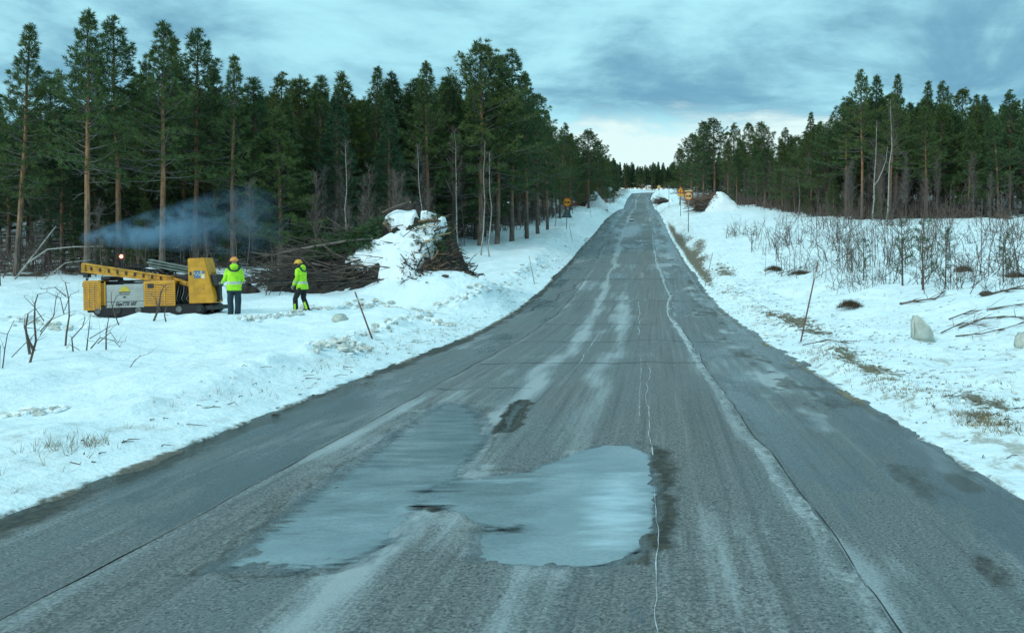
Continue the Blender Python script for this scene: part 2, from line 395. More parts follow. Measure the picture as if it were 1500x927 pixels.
def ice_material():
    m = bpy.data.materials.new('puddle_ice'); m.use_nodes = True; nt = m.node_tree; b = nt.nodes['Principled BSDF']
    g = N(nt, 'ShaderNodeNewGeometry'); pos = g.outputs['Position']
    at_ = N(nt, 'ShaderNodeVertexColor'); at_.layer_name = 'mask'
    sp = N(nt, 'ShaderNodeSeparateColor'); nt.links.new(at_.outputs[0], sp.inputs[0])
    cover, bright, _ = sp.outputs
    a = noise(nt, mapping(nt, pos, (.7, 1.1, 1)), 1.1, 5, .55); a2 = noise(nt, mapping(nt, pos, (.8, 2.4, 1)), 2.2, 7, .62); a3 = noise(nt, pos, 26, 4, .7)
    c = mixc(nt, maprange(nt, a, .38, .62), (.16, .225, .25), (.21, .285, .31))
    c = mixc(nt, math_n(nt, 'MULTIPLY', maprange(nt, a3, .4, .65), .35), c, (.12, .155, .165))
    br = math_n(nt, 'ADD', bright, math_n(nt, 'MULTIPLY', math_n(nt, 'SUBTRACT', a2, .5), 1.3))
    c = mixc(nt, math_n(nt, 'MULTIPLY', maprange(nt, br, .25, 1.0), .85), c, (.46, .61, .67))  # lighter patches carry the painted sky reflection
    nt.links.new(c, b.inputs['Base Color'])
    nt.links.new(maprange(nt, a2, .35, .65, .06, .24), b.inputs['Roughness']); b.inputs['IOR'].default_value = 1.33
    al = math_n(nt, 'ADD', cover, math_n(nt, 'MULTIPLY', math_n(nt, 'SUBTRACT', noise(nt, mapping(nt, pos, (1, 3.5, 1)), 4, 6, .7), .5), 1.5))
    nt.links.new(maprange(nt, al, .2, .75), b.inputs['Alpha'])
    bn = N(nt, 'ShaderNodeBump'); bn.inputs['Strength'].default_value = .22; bn.inputs['Distance'].default_value = .008
    nt.links.new(noise(nt, mapping(nt, pos, (1, 2, 1)), 7, 5, .6), bn.inputs['Height']); nt.links.new(bn.outputs[0], b.inputs['Normal'])
    return m
M_ice = ice_material()

def needle_material(name, cols):
    m = bpy.data.materials.new(name); m.use_nodes = True; nt = m.node_tree; b = nt.nodes['Principled BSDF']
    oi = N(nt, 'ShaderNodeObjectInfo'); t = N(nt, 'ShaderNodeTexCoord')
    a = mixc(nt, oi.outputs['Random'], cols[0], cols[1])
    f = noise(nt, t.outputs['Object'], 1.1, 4, .6); f2 = noise(nt, t.outputs['Object'], 7, 3, .6)
    c = mixc(nt, maprange(nt, f, .38, .66), a, cols[2])
    c = mixc(nt, maprange(nt, f2, .42, .66), c, cols[3])
    nt.links.new(c, b.inputs['Base Color']); b.inputs['Roughness'].default_value = .62; b.inputs['Specular IOR Level'].default_value = .3
    return m
M_needle = needle_material('pine_needles', [(.032, .105, .044), (.105, .128, .022), (.030, .078, .034), (.125, .155, .040)])
M_needle_dark = needle_material('dark_needles', [(.024, .078, .044), (.055, .092, .026), (.020, .058, .036), (.080, .125, .046)])
def bark_material():
    m = bpy.data.materials.new('pine_bark'); m.use_nodes = True; nt = m.node_tree; b = nt.nodes['Principled BSDF']
    t = N(nt, 'ShaderNodeTexCoord'); sp = N(nt, 'ShaderNodeSeparateXYZ'); nt.links.new(t.outputs['Generated'], sp.inputs[0])
    z = math_n(nt, 'ADD', sp.outputs[2], math_n(nt, 'MULTIPLY', math_n(nt, 'SUBTRACT', noise(nt, t.outputs['Object'], .8, 3), .5), .3))
    f = noise(nt, mapping(nt, t.outputs['Object'], (9, 9, 2.2)), 1, 5, .7)
    lo = mixc(nt, maprange(nt, f, .35, .65), (.08, .062, .05), (.22, .155, .12))
    hi = mixc(nt, maprange(nt, f, .35, .65), (.20, .09, .042), (.42, .21, .10))
    c = mixc(nt, maprange(nt, z, .12, .42), lo, hi)
    c = mixc(nt, maprange(nt, z, .62, .9), c, (.09, .07, .05))
    nt.links.new(c, b.inputs['Base Color']); b.inputs['Roughness'].default_value = .85
    bn = N(nt, 'ShaderNodeBump'); bn.inputs['Strength'].default_value = .6; bn.inputs['Distance'].default_value = .03
    nt.links.new(f, bn.inputs['Height']); nt.links.new(bn.outputs[0], b.inputs['Normal'])
    return m
M_bark = bark_material()
M_dead = mat('dead_grey_wood', (.15, .13, .115), .85, var=.35, vscale=4)
def birch_material():
    m = bpy.data.materials.new('birch_bark'); m.use_nodes = True; nt = m.node_tree; b = nt.nodes['Principled BSDF']
    t = N(nt, 'ShaderNodeTexCoord')
    f = noise(nt, mapping(nt, t.outputs['Object'], (5, 5, 11)), 1, 4, .7)
    c = mixc(nt, maprange(nt, f, .56, .64), (.36, .335, .30), (.05, .045, .04))
    nt.links.new(c, b.inputs['Base Color']); b.inputs['Roughness'].default_value = .7
    return m
M_birch = birch_material()
M_twig = mat('bare_twigs', (.125, .092, .078), .85, var=.3, vscale=2)
M_twig2 = mat('willow_twigs', (.105, .072, .054), .8, var=.35, vscale=3)
M_branch = mat('cut_branch_bark', (.115, .085, .065), .85, var=.45, vscale=2.2, bump=.4)
M_log = mat('cut_log_bark', (.20, .115, .065), .8, var=.35, vscale=5, bump=.5)
M_cutwood = mat('fresh_cut_wood', (.50, .34, .18), .75, var=.2, vscale=8)
M_redbranch = mat('reddish_cut_branches', (.24, .11, .055), .8, var=.45, vscale=3)

# ------------------------------------------------------------------ GROUND (one snow sheet to the horizon)
def set_mask(me, arr):
    ca = me.color_attributes.new('mask', 'FLOAT_COLOR', 'POINT')
    a = np.ones((len(me.vertices), 4), np.float32); a[:, :arr.shape[1]] = arr
    ca.data.foreach_set('color', a.ravel())
def grid_mesh(name, XX, DD, ZZ, mats, smooth=True):
    nr, nc = XX.shape; a = Acc()
    i = np.arange(nr - 1)[:, None] * nc + np.arange(nc - 1)[None, :]
    Q = np.stack([i, i + 1, i + nc + 1, i + nc], -1).reshape(-1, 4)
    a.add(np.stack([XX, DD, ZZ], -1).reshape(-1, 3), Q)
    return a.mesh(name, mats, smooth)
sd = np.concatenate([np.arange(-.9, 1.8, .055), np.arange(1.8, 7, .12), np.arange(7, 34, .3)])
g_ = [34.0]; st_ = .4
while g_[-1] < 420: g_.append(g_[-1] + st_); st_ *= 1.13
sd = np.concatenate([sd, g_]) + HW
ucol = np.concatenate([-sd[::-1], [-2, 0, 2], sd])
rows = [-60, -40, -25, -15, -8, -3, 0, 1.5]; rows += list(np.arange(3, 34, .09)); r = 34.1; st_ = .14
while r < 600: rows.append(r); r += st_; st_ *= 1.0135
rows = np.array(rows)
UU, DD = np.meshgrid(ucol, rows)
XX = UU + CX(np.minimum(DD, 395)); 
ZZ = ground(XX, DD)
me = grid_mesh('ground', XX, DD, ZZ, M_snow)
s_ = np.abs(UU) - HW
rt = UU > 0
dirt_and_floor = .55 * np.exp(-(s_ / 1.6) ** 2) * ss(-.1, .2, s_) + .25 * np.exp(-((s_ - 3) / 3) ** 2)
dirt_and_floor = np.where(rt, dirt_and_floor * 1.7 + .35 * np.exp(-((s_ - 4.5) / 2.0) ** 2), dirt_and_floor * .8)
dirt_and_floor = dirt_and_floor + .55 * np.exp(-((s_ - 1.9) / .5) ** 2) * ss(.0, .25, fbm(XX * .8, DD * .8, 3, 41))
dirt_and_floor *= .55 + .9 * ss(-.2, .4, fbm(XX * .35, DD * .2, 3, 43))
litter = np.where(rt, 1.15 * np.exp(-((s_ - 1.3 - .3 * np.sin(DD * .3)) / .60) ** 2) * ss(7, 11, DD) * (1 - ss(60, 110, DD)) + .55 * np.exp(-((s_ - 3.6) / 2.0) ** 2), .55 * np.exp(-((s_ - .9) / .55) ** 2))
litter = litter * ss(-.35, .25, fbm(XX * .6, DD * .3, 3, 51)) * ss(0, .4, s_)
# thawed brown strip along the right edge farther up
litter += np.where(rt, 1.4 * np.exp(-((s_ - .55) / .35) ** 2) * ss(36, 48, DD) * (1 - ss(95, 130, DD)), 0)
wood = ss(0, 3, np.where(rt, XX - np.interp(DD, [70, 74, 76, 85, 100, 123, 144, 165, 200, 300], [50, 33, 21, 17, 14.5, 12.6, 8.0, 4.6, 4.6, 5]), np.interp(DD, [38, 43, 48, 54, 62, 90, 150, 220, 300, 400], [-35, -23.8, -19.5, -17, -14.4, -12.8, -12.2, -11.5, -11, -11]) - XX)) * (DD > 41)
dirt_and_floor = dirt_and_floor + wood * .4  # floor inside both woods coloured darker
edge = np.where(rt, .70, .85) * np.exp(-((s_ + .02) / np.where(rt, .13, .20)) ** 2) + .95 * (s_ < -.02)
set_mask(me, np.clip(np.stack([dirt_and_floor, litter, edge, wood], -1).reshape(-1, 4), 0, 1.5))
link('ground', me, kind='structure')

# ------------------------------------------------------------------ ROAD
def poly_w(pts):     # outline of a real hollow in the carriageway, metres (x, y)
    return np.array([((a - 965) * 2 / (b - 393), 2400 / (b - 393)) for a, b in pts])
PUD_L = poly_w([(300, 838), (345, 800), (400, 760), (455, 715), (510, 680), (560, 645), (600, 612), (640, 592), (690, 590), (715, 612), (725, 645), (700, 680), (690, 700), (660, 730), (625, 765), (590, 795), (540, 826), (470, 842), (380, 842)])
PUD_R = poly_w([(690, 792), (700, 770), (660, 752), (600, 742), (610, 722), (660, 703), (700, 700), (770, 690), (830, 668), (880, 652), (925, 652), (950, 664), (960, 690), (962, 730), (958, 770), (945, 800), (915, 820), (870, 830), (780, 830), (705, 826)])
HOLE = poly_w([(730, 634), (742, 612), (752, 594), (768, 588), (772, 592), (762, 608), (756, 622), (742, 634)])
def pdist(poly, x, y):   # signed distance, positive inside
    sh = x.shape; x = x.ravel(); y = y.ravel(); n = len(poly); dm = np.full(x.shape, 1e9); ins = np.zeros(x.shape, bool)
    for i in range(n):
        x0, y0 = poly[i]; x1, y1 = poly[(i + 1) % n]; dx, dy = x1 - x0, y1 - y0
        t = np.clip(((x - x0) * dx + (y - y0) * dy) / (dx * dx + dy * dy), 0, 1)
        dm = np.minimum(dm, np.hypot(x - x0 - t * dx, y - y0 - t * dy))
        c = ((y0 > y) != (y1 > y)) & (x < (x1 - x0) * (y - y0) / (y1 - y0 + 1e-12) + x0); ins ^= c
    return np.where(ins, dm, -dm).reshape(sh)
SEAM_R = lambda d: np.interp(d, [0, 5, 11, 16, 21, 28, 31, 35, 39.5, 45, 60, 90, 400], [2.3, 2.33, 2.2, 2.13, 2.17, 2.1, 2.02, 2.2, 2.45, 2.38, 2.25, 2.5, 2.4]) + fbm(d * .8, d * 0, 3, 61) * .05
SEAM_L = lambda d: np.interp(d, [0, 20, 30, 50, 400], [-2.72, -2.6, -2.45, -2.35, -2.4]) + fbm(d * .7, d * 0 + 5, 3, 62) * .05
def heave(x, d):
    return fbm(x * .5, d * .22, 3, 71) * .035 * ss(14, 24, d) * (1 + 2 * ss(60, 140, d)) + fbm(x * 1.7, d * 1.1, 2, 73) * .006
def road_z(x, d):
    u = x - CX(d); z = P(d) + .0 + heave(x, d)
    return z + .018 * ss(-.02, .02, u - SEAM_L(d)) * (1 - ss(-.02, .02, u - SEAM_R(d)))
ur = np.arange(-HW - .25, HW + .26, .04)
rows = list(np.arange(3.2, 15, .035)); r = 15; st_ = .05
rows = [-60, -30, -10, 0, 1.5, 2.5] + rows
while r < 396: rows.append(r); r += st_; st_ *= 1.013
rows = np.array(rows)
UU, DD = np.meshgrid(ur, rows); XX = UU + CX(DD); ZZ = road_z(XX, DD)
near = DD < 16
rag = fbm(XX * 3, DD * 3, 4, 81) * .13 + fbm(XX * 11, DD * 11, 2, 82) * .05
dl = pdist(PUD_L, XX, DD) + rag * .55; dr = pdist(PUD_R, XX, DD) + rag * .75; dh = pdist(HOLE, XX, DD) + rag * .3
bas = .045 * ss(-.16, .30, dl + fbm(XX * 7, DD * 4, 4, 151) * .25) + .050 * ss(-.06, .12, dr + fbm(XX * 7, DD * 4, 4, 152) * .10)
isl = .012 * ss(.05, .25, fbm(XX * 1.6 + 3, DD * 1.6, 3, 85)) * ss(0, .2, np.maximum(dl, dr))
ZZ = ZZ - np.where(near, np.minimum(bas, .052) - isl, 0) - np.where(near, .07 * ss(-.03, .06, dh), 0)
ZZ = ZZ + np.where(near, fbm(XX * 12, DD * 12, 3, 83) * .013 * ss(-.35, 0, np.maximum(dl, dr)), 0)
me = grid_mesh('road', XX, DD, ZZ, M_road)
def gs(c, w): return np.exp(-((UU - c) / w) ** 2)
wob = fbm(XX * .0 + 1, DD * .25, 3, 91) * .25
salt = .80 * gs(-.95 + wob, .24) + .55 * gs(.15 + wob, .26) * (1 - ss(26, 60, DD)) + .45 * gs(SEAM_R(DD) - .14, .12) + .35 * gs(SEAM_L(DD) + .12, .12)
salt += .42 * ss(.0, .35, fbm(XX * .55, DD * .18, 4, 93)) + .1
salt += .75 * ((UU > SEAM_R(DD)) & (UU < HW)) * ss(.02, .4, fbm(XX * .9, DD * .35, 4, 95))
salt += .35 * np.exp(-(np.maximum(dl, dr) / .3) ** 2) * near * (UU < 1.0) * ss(-.1, .3, fbm(XX * 1.5, DD * 1.5, 3, 97))
wet = (.50 + .9 * fbm(XX * 1.1, DD * .22, 4, 131)) * ss(-.02, .1, UU - SEAM_R(DD)) + (.38 + .7 * fbm(XX * 1.1, DD * .22, 4, 132)) * ss(.02, -.1, UU - SEAM_L(DD)) + .25 * ss(40, 90, DD) + .4 * ss(.0, .35, fbm(XX * .6 + 9, DD * .2, 4, 99))
wet = wet * (1 - .5 * gs(3.1, .5)) + .6 * ss(-.12, -.0, np.maximum(dl, dr)) * near + .5 * ss(HW - .6, HW, UU)
worn = .95 * gs(1.25, .65) + .7 * gs(-2.15, .45) * (1 - ss(14, 22, DD)) + .5 * ss(-.1, .4, fbm(XX * .8, DD * .3, 3, 101)) + .3 * gs(-.3, .5)
# darker patches in the asphalt
for (a_, b_, rx, ry) in ((905, 397, .9, 3.5), (925, 338, 1.6, 14), (1000, 640, .0001, .1)):
    dd = {397: 49.5, 338: 99}.get(b_, 10); xx = at(a_, dd)
    wet += .7 * np.exp(-(((XX - xx) / rx) ** 2 + ((DD - dd) / ry) ** 2)); salt -= .6 * np.exp(-(((XX - xx) / rx) ** 2 + ((DD - dd) / ry) ** 2))
dmg = np.where(near, np.exp(-(np.minimum(0, np.maximum(dl, dr)) / .10) ** 2) * (np.maximum(dl, dr) < .05), 0)
salt -= .7 * dmg * (UU > .5); worn += .4 * dmg
salt -= 1.2 * ss(-.05, .03, dh) * near; wet += .8 * ss(-.05, .03, dh) * near  # inside of the hole darkened further through these masks
dk = .95 * ss(-.13, -.05, dh + fbm(XX * 9, DD * 5, 3, 44) * .08) * near + .95 * np.exp(-((dr + .10) / .12) ** 2) * ss(-.35, -.1, XX - .0 * DD) * near * ss(-.5, .0, fbm(XX * 7, DD * 3, 3, 105))  # painted shade: depth of the hole, and rim with its broken dark asphalt
dk += .6 * np.exp(-((dl + .03) / .03) ** 2) * near * ss(-.2, .15, fbm(XX * 2, DD * 2, 3, 107)) * (dr < -.1)
dk += .85 * ss(HW - .34, HW - .04, -UU + fbm(XX * 4, DD * 1.5, 3, 119) * .3) + .45 * ss(HW - .35, HW, UU) * ss(-.2, .2, fbm(XX * 3, DD * 1.0, 3, 110)) 
dk += .6 * ss(.12, .4, fbm(XX * 2.2, DD * .9, 4, 111)) * (UU > SEAM_R(DD) + .8)
for (a_, b_, rx_, ry_, k_) in ((642, 742, .18, .12, .9), (640, 728, .25, .05, .8), (742, 690, .3, .08, .5), (745, 775, .3, .15, .6)):
    xx, yy = (a_ - 965) * 2 / (b_ - 393), 2400 / (b_ - 393); dk += k_ * np.exp(-(((XX - xx + fbm(DD * 9, XX * 2, 2, 3) * .2) / rx_) ** 2 + ((DD - yy) / ry_) ** 2)) * near
set_mask(me, np.clip(np.stack([salt, wet, worn, np.clip(dk, 0, .95)], -1).reshape(-1, 4), 0, 1.3))
road = link('road', me, kind='structure')

def strip(name, us, ds, wid, m, lift=.004, mask=None, parent=road):
    ds = np.asarray(ds, float); us = np.asarray(us, float); wid = np.broadcast_to(wid, ds.shape)
    x = us + CX(ds); a = Acc()
    tg = np.stack([np.gradient(x), np.gradient(ds)], -1); tg /= np.linalg.norm(tg, axis=1)[:, None] + 1e-9
    nx = np.stack([-tg[:, 1], tg[:, 0]], -1)
    L = np.stack([x, ds], -1) + nx * wid[:, None] / 2; Rr = np.stack([x, ds], -1) - nx * wid[:, None] / 2
    V = np.concatenate([L, Rr]); zz = road_z(V[:, 0], V[:, 1]) + lift
    if V[:, 1].min() < 15: zz = zz
    V = np.concatenate([V, zz[:, None]], 1); n = len(ds); i = np.arange(n - 1)
    a.add(V, np.stack([i, i + n, i + n + 1, i + 1], -1))
    return a, V
def strips(name, lst, m):
    a = Acc(); mk = []
    for us, ds, wid, k in lst:
        b, V = strip(name, us, ds, wid, m); a.add(V, b.q[0]); mk.append(np.repeat(np.tile(np.broadcast_to(k, np.shape(ds)), 2)[:, None], 3, 1))
    me = a.mesh(name, m, True); set_mask(me, np.concatenate(mk)); return link(name, me, road, kind='structure')
cr = []; sc_ = []
dd = np.arange(3.5, 70, .08)
cr.append((SEAM_R(dd) + .015, dd, .010 + .016 * np.abs(fbm(dd * 2, dd * 0, 2, 3)), 0))
dd = np.arange(3.5, 48, .08)
cr.append((SEAM_L(dd), dd, .026 + .03 * np.abs(fbm(dd * 1.3, dd * 0, 3, 4)), 0))
for dc, u0, u1, w in ((17.2, -2.5, 2.2, .035), (22, -2.5, 3.5, .03), (37, -2.3, 4.0, .07), (27.5, -2.4, 1.4, .05), (47.5, -3.9, 3, .09), (13.6, -2.6, -.9, .02)):
    uu = np.arange(u0, u1, .05); cr.append((uu, dc + fbm(uu * 1.2, uu * 0 + dc, 4, 6) * .45 + uu * .04, w * (.5 + np.abs(fbm(uu * 3, uu * 0, 2, 8)) * 2), 0))
for dc, u0, ln, sl_ in ((31, -3.9, 14, .1), (62, -2.5, 20, .02), (84, -1.9, 9, .06)):
    q = np.arange(0, ln, .15); cr.append((u0 + q * sl_ + fbm(q * .5, q * 0 + dc, 3, 12) * .5, dc + q, .05, 0))
strips('crack', cr, M_crack)
for d0, d1, u0, am, w in ((3.6, 7.4, 1.0, .06, .006), (8.7, 17.5, .98, .08, .007), (10.5, 18, .84, .03, .005), (24, 37, .75, .12, .016), (17, 24, -.45, .06, .014)):
    dd = np.arange(d0, d1, .05); sc_.append((u0 + fbm(dd * .8, dd * 0 + d0, 4, 15) * am, dd, w * (.3 + np.abs(fbm(dd * 1.8, dd * 0, 2, 8)) * 3), 0))
strips('salted_crack', sc_, M_saltcrack)
ln = []
dd = np.arange(3.5, 92, .08); ln.append((SEAM_R(dd) - .09 + .02 * fbm(dd * 3, dd * 0, 2, 4), dd, .15 + .07 * ss(26, 34, dd) + .08 * fbm(dd * 2.2, dd * 0, 3, 9), (.50 + .27 * ss(12, 30, dd))))
dd = np.arange(3.5, 30, .08); ln.append((SEAM_L(dd) + .07, dd, .10, .16))
dd = np.arange(24, 62, .1); ln.append((-1.02 + fbm(dd * .3, dd * 0, 2, 2) * .1, dd, .16, .25 + .3 * ss(34, 38, dd) * (1 - ss(50, 58, dd))))
dd = np.arange(30, 100, .1); ln.append((HW - .22 + 0 * dd, dd, .11, .45))
strips('road_marking', ln, M_paint)
M_sand = worn_paint(); M_sand.name = 'sand_line'; M_sand.node_tree.nodes['Principled BSDF'].inputs['Base Color'].default_value = (.25, .225, .15, 1)
dd = np.arange(3.5, 75, .08); strips('sand_line', [(HW - .03 + .05 * fbm(dd * .9, dd * 0, 3, 6), dd, .12 + .14 * fbm(dd * 2, dd * 0 + 3, 4, 9), .36 + .55 * fbm(dd * .7, dd * 0 + 3, 3, 19))], M_sand)
# frozen melt water standing in the two hollows
for poly, lab in ((PUD_L, 0), (PUD_R, 1)):
    x0, y0 = poly.min(0) - .12; x1, y1 = poly.max(0) + .12
    gx, gy = np.meshgrid(np.arange(x0, x1, .035), np.arange(y0, y1, .035)); dpp = pdist(poly, gx, gy)
    ok = dpp > -.10; nr, nc = gx.shape
    f = ok[:-1, :-1] & ok[1:, :-1] & ok[:-1, 1:] & ok[1:, 1:]
    i = (np.arange(nr - 1)[:, None] * nc + np.arange(nc - 1)[None, :])[f]
    Q = np.stack([i, i + 1, i + nc + 1, i + nc], -1)
    us, inv = np.unique(Q, return_inverse=True)
    hz = .018 - .017 + fbm(gx * 2, gy * 3, 3, 19) * .004
    V = np.stack([gx, gy, hz], -1).reshape(-1, 3)[us]
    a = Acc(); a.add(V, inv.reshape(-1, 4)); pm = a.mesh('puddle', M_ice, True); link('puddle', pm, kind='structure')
    dv_ = dpp.reshape(-1)[us]; px_w, py_w = V[:, 0], V[:, 1]
    cov = ss(-.10, .14 if lab else .34, dv_) * (1.15 if lab else .95)
    for (a_, b_, rx_, ry_) in ((640, 742, .28, .14), (742, 690, .4, .10), (745, 775, .3, .2), (650, 720, .35, .08)):
        xx, yy = (a_ - 965) * 2 / (b_ - 393), 2400 / (b_ - 393); cov = cov - .75 * np.exp(-(((px_w - xx) / rx_) ** 2 + ((py_w - yy) / ry_) ** 2))
    brt = (.75 * np.exp(-(((px_w + .36) / .38) ** 2 + ((py_w - 6.9) / 1.4) ** 2)) + .45 * np.exp(-(((px_w + 1.5) / .6) ** 2 + ((py_w - 7.75) / .18) ** 2))) if lab else .02 + .4 * np.exp(-(((px_w + 2.0) / .6) ** 2 + ((py_w - 7.6) / .2) ** 2))  # sky reflection painted in as brighter patches of the ice colour
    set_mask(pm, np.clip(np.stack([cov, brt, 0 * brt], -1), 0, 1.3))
# a lump of ice in the far pothole
def lump(name, c, r, m, label, cat, seed=0, group=None, nu=18, nv=12, rough=.25, blocky=False, flat=.0):
    a = Acc(); rings = []
    th = np.arange(nu) * 2 * np.pi / nu
    for i in range(nv + 1):
        ph = -1.45 + 2.9 * i / nv
        k = 1 + rough * fbm(np.cos(th) * 1.6 + seed, np.sin(th) * 1.6 + ph * 1.3, 3, seed)
        cx = math.cos(ph) ** (.5 if blocky else 1)
        rings.append(np.stack([r[0] * cx * np.cos(th) * k, r[1] * cx * np.sin(th) * k, r[2] * np.sin(ph) * k + r[2] * (.9 - flat)], -1))
    a.loft(rings); o = link(name, a.mesh(name, m, True), loc=c); tag(o, label, cat, group); return o

# ------------------------------------------------------------------ TREES
def tufts(acc, ctr, dirs, K, L, wd, seed, m=0, spread=.85):
    r = np.random.default_rng(seed); n = len(ctr)
    if n == 0: return
    c = np.repeat(ctr, K, 0); d = np.repeat(dirs, K, 0)
    rd = r.normal(size=(n * K, 3)); rd /= np.linalg.norm(rd, axis=1)[:, None]
    v = d * (1.0) + rd * spread; v /= np.linalg.norm(v, axis=1)[:, None]
    ln = L * r.uniform(.6, 1.25, (n * K, 1))
    side = np.cross(v, r.normal(size=(n * K, 3))); side /= np.linalg.norm(side, axis=1)[:, None]
    b = c + rd * L * .25
    V = np.stack([b - side * wd, b + side * wd, b + v * ln + side * wd * .15], 1).reshape(-1, 3)
    acc.add(V, None, np.arange(n * K * 3).reshape(-1, 3), m)

def pine_meshes(seed, H=13.0, cb=.5, width=.15, step=.33, K=13, L=.19, top_round=0.0, dead=1.0, nb=(4, 6), low_detail=False, needle=None, tip=.28, sweep=1.0):
    r = np.random.default_rng(seed); tr = Acc(); cw = Acc()
    nz = 9; zz = np.linspace(0, H, nz)
    lean = r.normal(0, .012, 2)
    px = lean[0] * zz + np.cumsum(r.normal(0, .028, nz)) * (zz > 0); py = lean[1] * zz + np.cumsum(r.normal(0, .028, nz)) * (zz > 0)
    rad = H * .0098 * (1 - zz / H) ** .75 + .012; rad[0] *= 1.25
    zz[0] = -.6
    tr.tube(np.stack([px, py, zz], -1), rad, 5 if low_detail else 8)
    def pos(z): return np.array([np.interp(z, zz, px), np.interp(z, zz, py), z])
    ct = []; cd = []
    # living whorls
    z = H * cb
    while z < H - .15:
        t = (z - H * cb) / (H * (1 - cb))
        k = r.integers(nb[0], nb[1] + 1); a0 = r.uniform(0, 6.28)
        for j in range(k):
            if r.random() < (.28 if t < .3 else .13): continue
            az = a0 + j * 6.283 / k + r.normal(0, .25)
            prof = (1 - t) ** (1.0 - .45 * top_round) * (.62 + .38 * min(1, t / .18))
            Lb = width * H * prof * r.uniform(.5, 1.3) * (1.25 - .25 * t) + tip * (1 - t) ** .5 * .9 + .05
            e0 = R(-10 + 60 * t ** 1.1 + r.normal(0, 13)); curl = R(22 + r.normal(0, 10)) * sweep
            h = np.array([math.cos(az), math.sin(az), 0])
            n = 5; p = pos(z + r.normal(0, .06)); pts = [p]
            for q in range(1, n):
                e = e0 + curl * (q / (n - 1)); p = p + (h * math.cos(e) + np.array([0, 0, math.sin(e)])) * Lb / (n - 1) + r.normal(0, .03 * Lb, 3) * .6; pts.append(p)
            pts = np.array(pts)
            tr.tube(pts, np.linspace(.011 * Lb + .010, .006, n), 3 if low_detail else 4, m=1, cap=False)
            # side twigs carrying needle tufts
            s = .30 * Lb if Lb > .8 else .15
            lat = np.cross(h, [0, 0, 1.])
            while s < Lb:
                f = s / Lb * (n - 1); i0 = min(int(f), n - 2); b = pts[i0] * (1 - f + i0) + pts[i0 + 1] * (f - i0)
                sl = (.38 * (Lb - s) + .14) * r.uniform(.6, 1.1)
                for sgn in (-1, 1):
                    dv = h * .75 + lat * sgn * .9 + np.array([0, 0, .35]) + r.normal(0, .18, 3); dv /= np.linalg.norm(dv)
                    mth = max(1, int(sl / .24))
                    for q in range(mth):
                        ct.append(b + dv * sl * (q + 1) / mth + r.normal(0, .03, 3)); cd.append(dv * .8 + [0, 0, .35])
                s += .21 * r.uniform(.8, 1.3)
            ct.append(pts[-1]); cd.append((pts[-1] - pts[-2]) / (np.linalg.norm(pts[-1] - pts[-2]) + 1e-6) + [0, 0, .2])
        z += step * r.uniform(.8, 1.2) * (1 - .35 * t)
    for q in range(4): ct.append(pos(H - .12 * q)); cd.append(np.array([0, 0, 1.2]))
    tufts(cw, np.array(ct), np.array(cd), K, L, .017 if not low_detail else .035, seed + 100)
    # dead branches under the crown
    z = H * .12
    while z < H * (cb + .12):
        if r.random() < .5 * dead:
            az = r.uniform(0, 6.28); Lb = r.uniform(.5, 1.9) * (.5 + .8 * z / (H * cb)); h = np.array([math.cos(az), math.sin(az), 0]); e = R(r.uniform(-25, 12)); p = pos(z); pts = [p]
            for q in range(4):
                e += r.normal(-.04, .16); p = p + (h * math.cos(e) + np.array([0, 0, math.sin(e)])) * Lb / 4 + r.normal(0, .04, 3); pts.append(p)
            tr.tube(pts, np.linspace(.018, .005, 5), 3, m=1, cap=False)
            for q in range(2, 5):
                for _ in range(2):
                    d = r.normal(0, 1, 3) * [.8, .8, .45] + h * .6; tr.tube([pts[q - 1], np.array(pts[q - 1]) + d * .22 * Lb * .6, np.array(pts[q - 1]) + d * .4 * Lb * .6], [.007, .005, .003], 3, m=1, cap=False)
        z += .33 * r.uniform(.5, 1.5) / max(dead, .3)
    return tr, cw

PINES = []   # (kind, trunk mesh, crown mesh, height)
specs = [
    ('tall', 11, dict(H=13, cb=.38, width=.150, step=.34, K=15, L=.18, tip=.30)),
    ('tall', 12, dict(H=13, cb=.44, width=.165, step=.36, K=15, L=.18, top_round=.3, tip=.32)),
    ('tall', 13, dict(H=13, cb=.32, width=.135, step=.34, K=15, L=.18, tip=.28)),
    ('dense', 21, dict(H=11, cb=.16, width=.17, step=.32, K=15, L=.20, top_round=.3)),
    ('dense', 22, dict(H=11, cb=.22, width=.19, step=.33, K=15, L=.20, top_round=.5)),
    ('dense', 23, dict(H=11, cb=.12, width=.15, step=.32, K=15, L=.20, top_round=.1)),
    ('spruce', 31, dict(H=12, cb=.12, width=.13, step=.27, K=14, L=.18, dead=.5, nb=(5, 7), sweep=.5)),
    ('round', 41, dict(H=12, cb=.38, width=.21, step=.38, K=16, L=.20, top_round=1.0)),
    ('round', 42, dict(H=12, cb=.30, width=.19, step=.36, K=16, L=.20, top_round=.8)),
    ('young', 51, dict(H=6, cb=.08, width=.20, step=.28, K=13, L=.17, dead=.0)),
]
for kind, sd_, kw in specs:
    tr, cw = pine_meshes(sd_, **kw)
    PINES.append((kind, tr.mesh('trunk', [M_bark, M_dead]), cw.mesh('crown', [M_needle_dark if kind == 'spruce' else M_needle]), kw['H']))
def pine_protos(kind): return [p for p in PINES if p[0] == kind]
_made = []
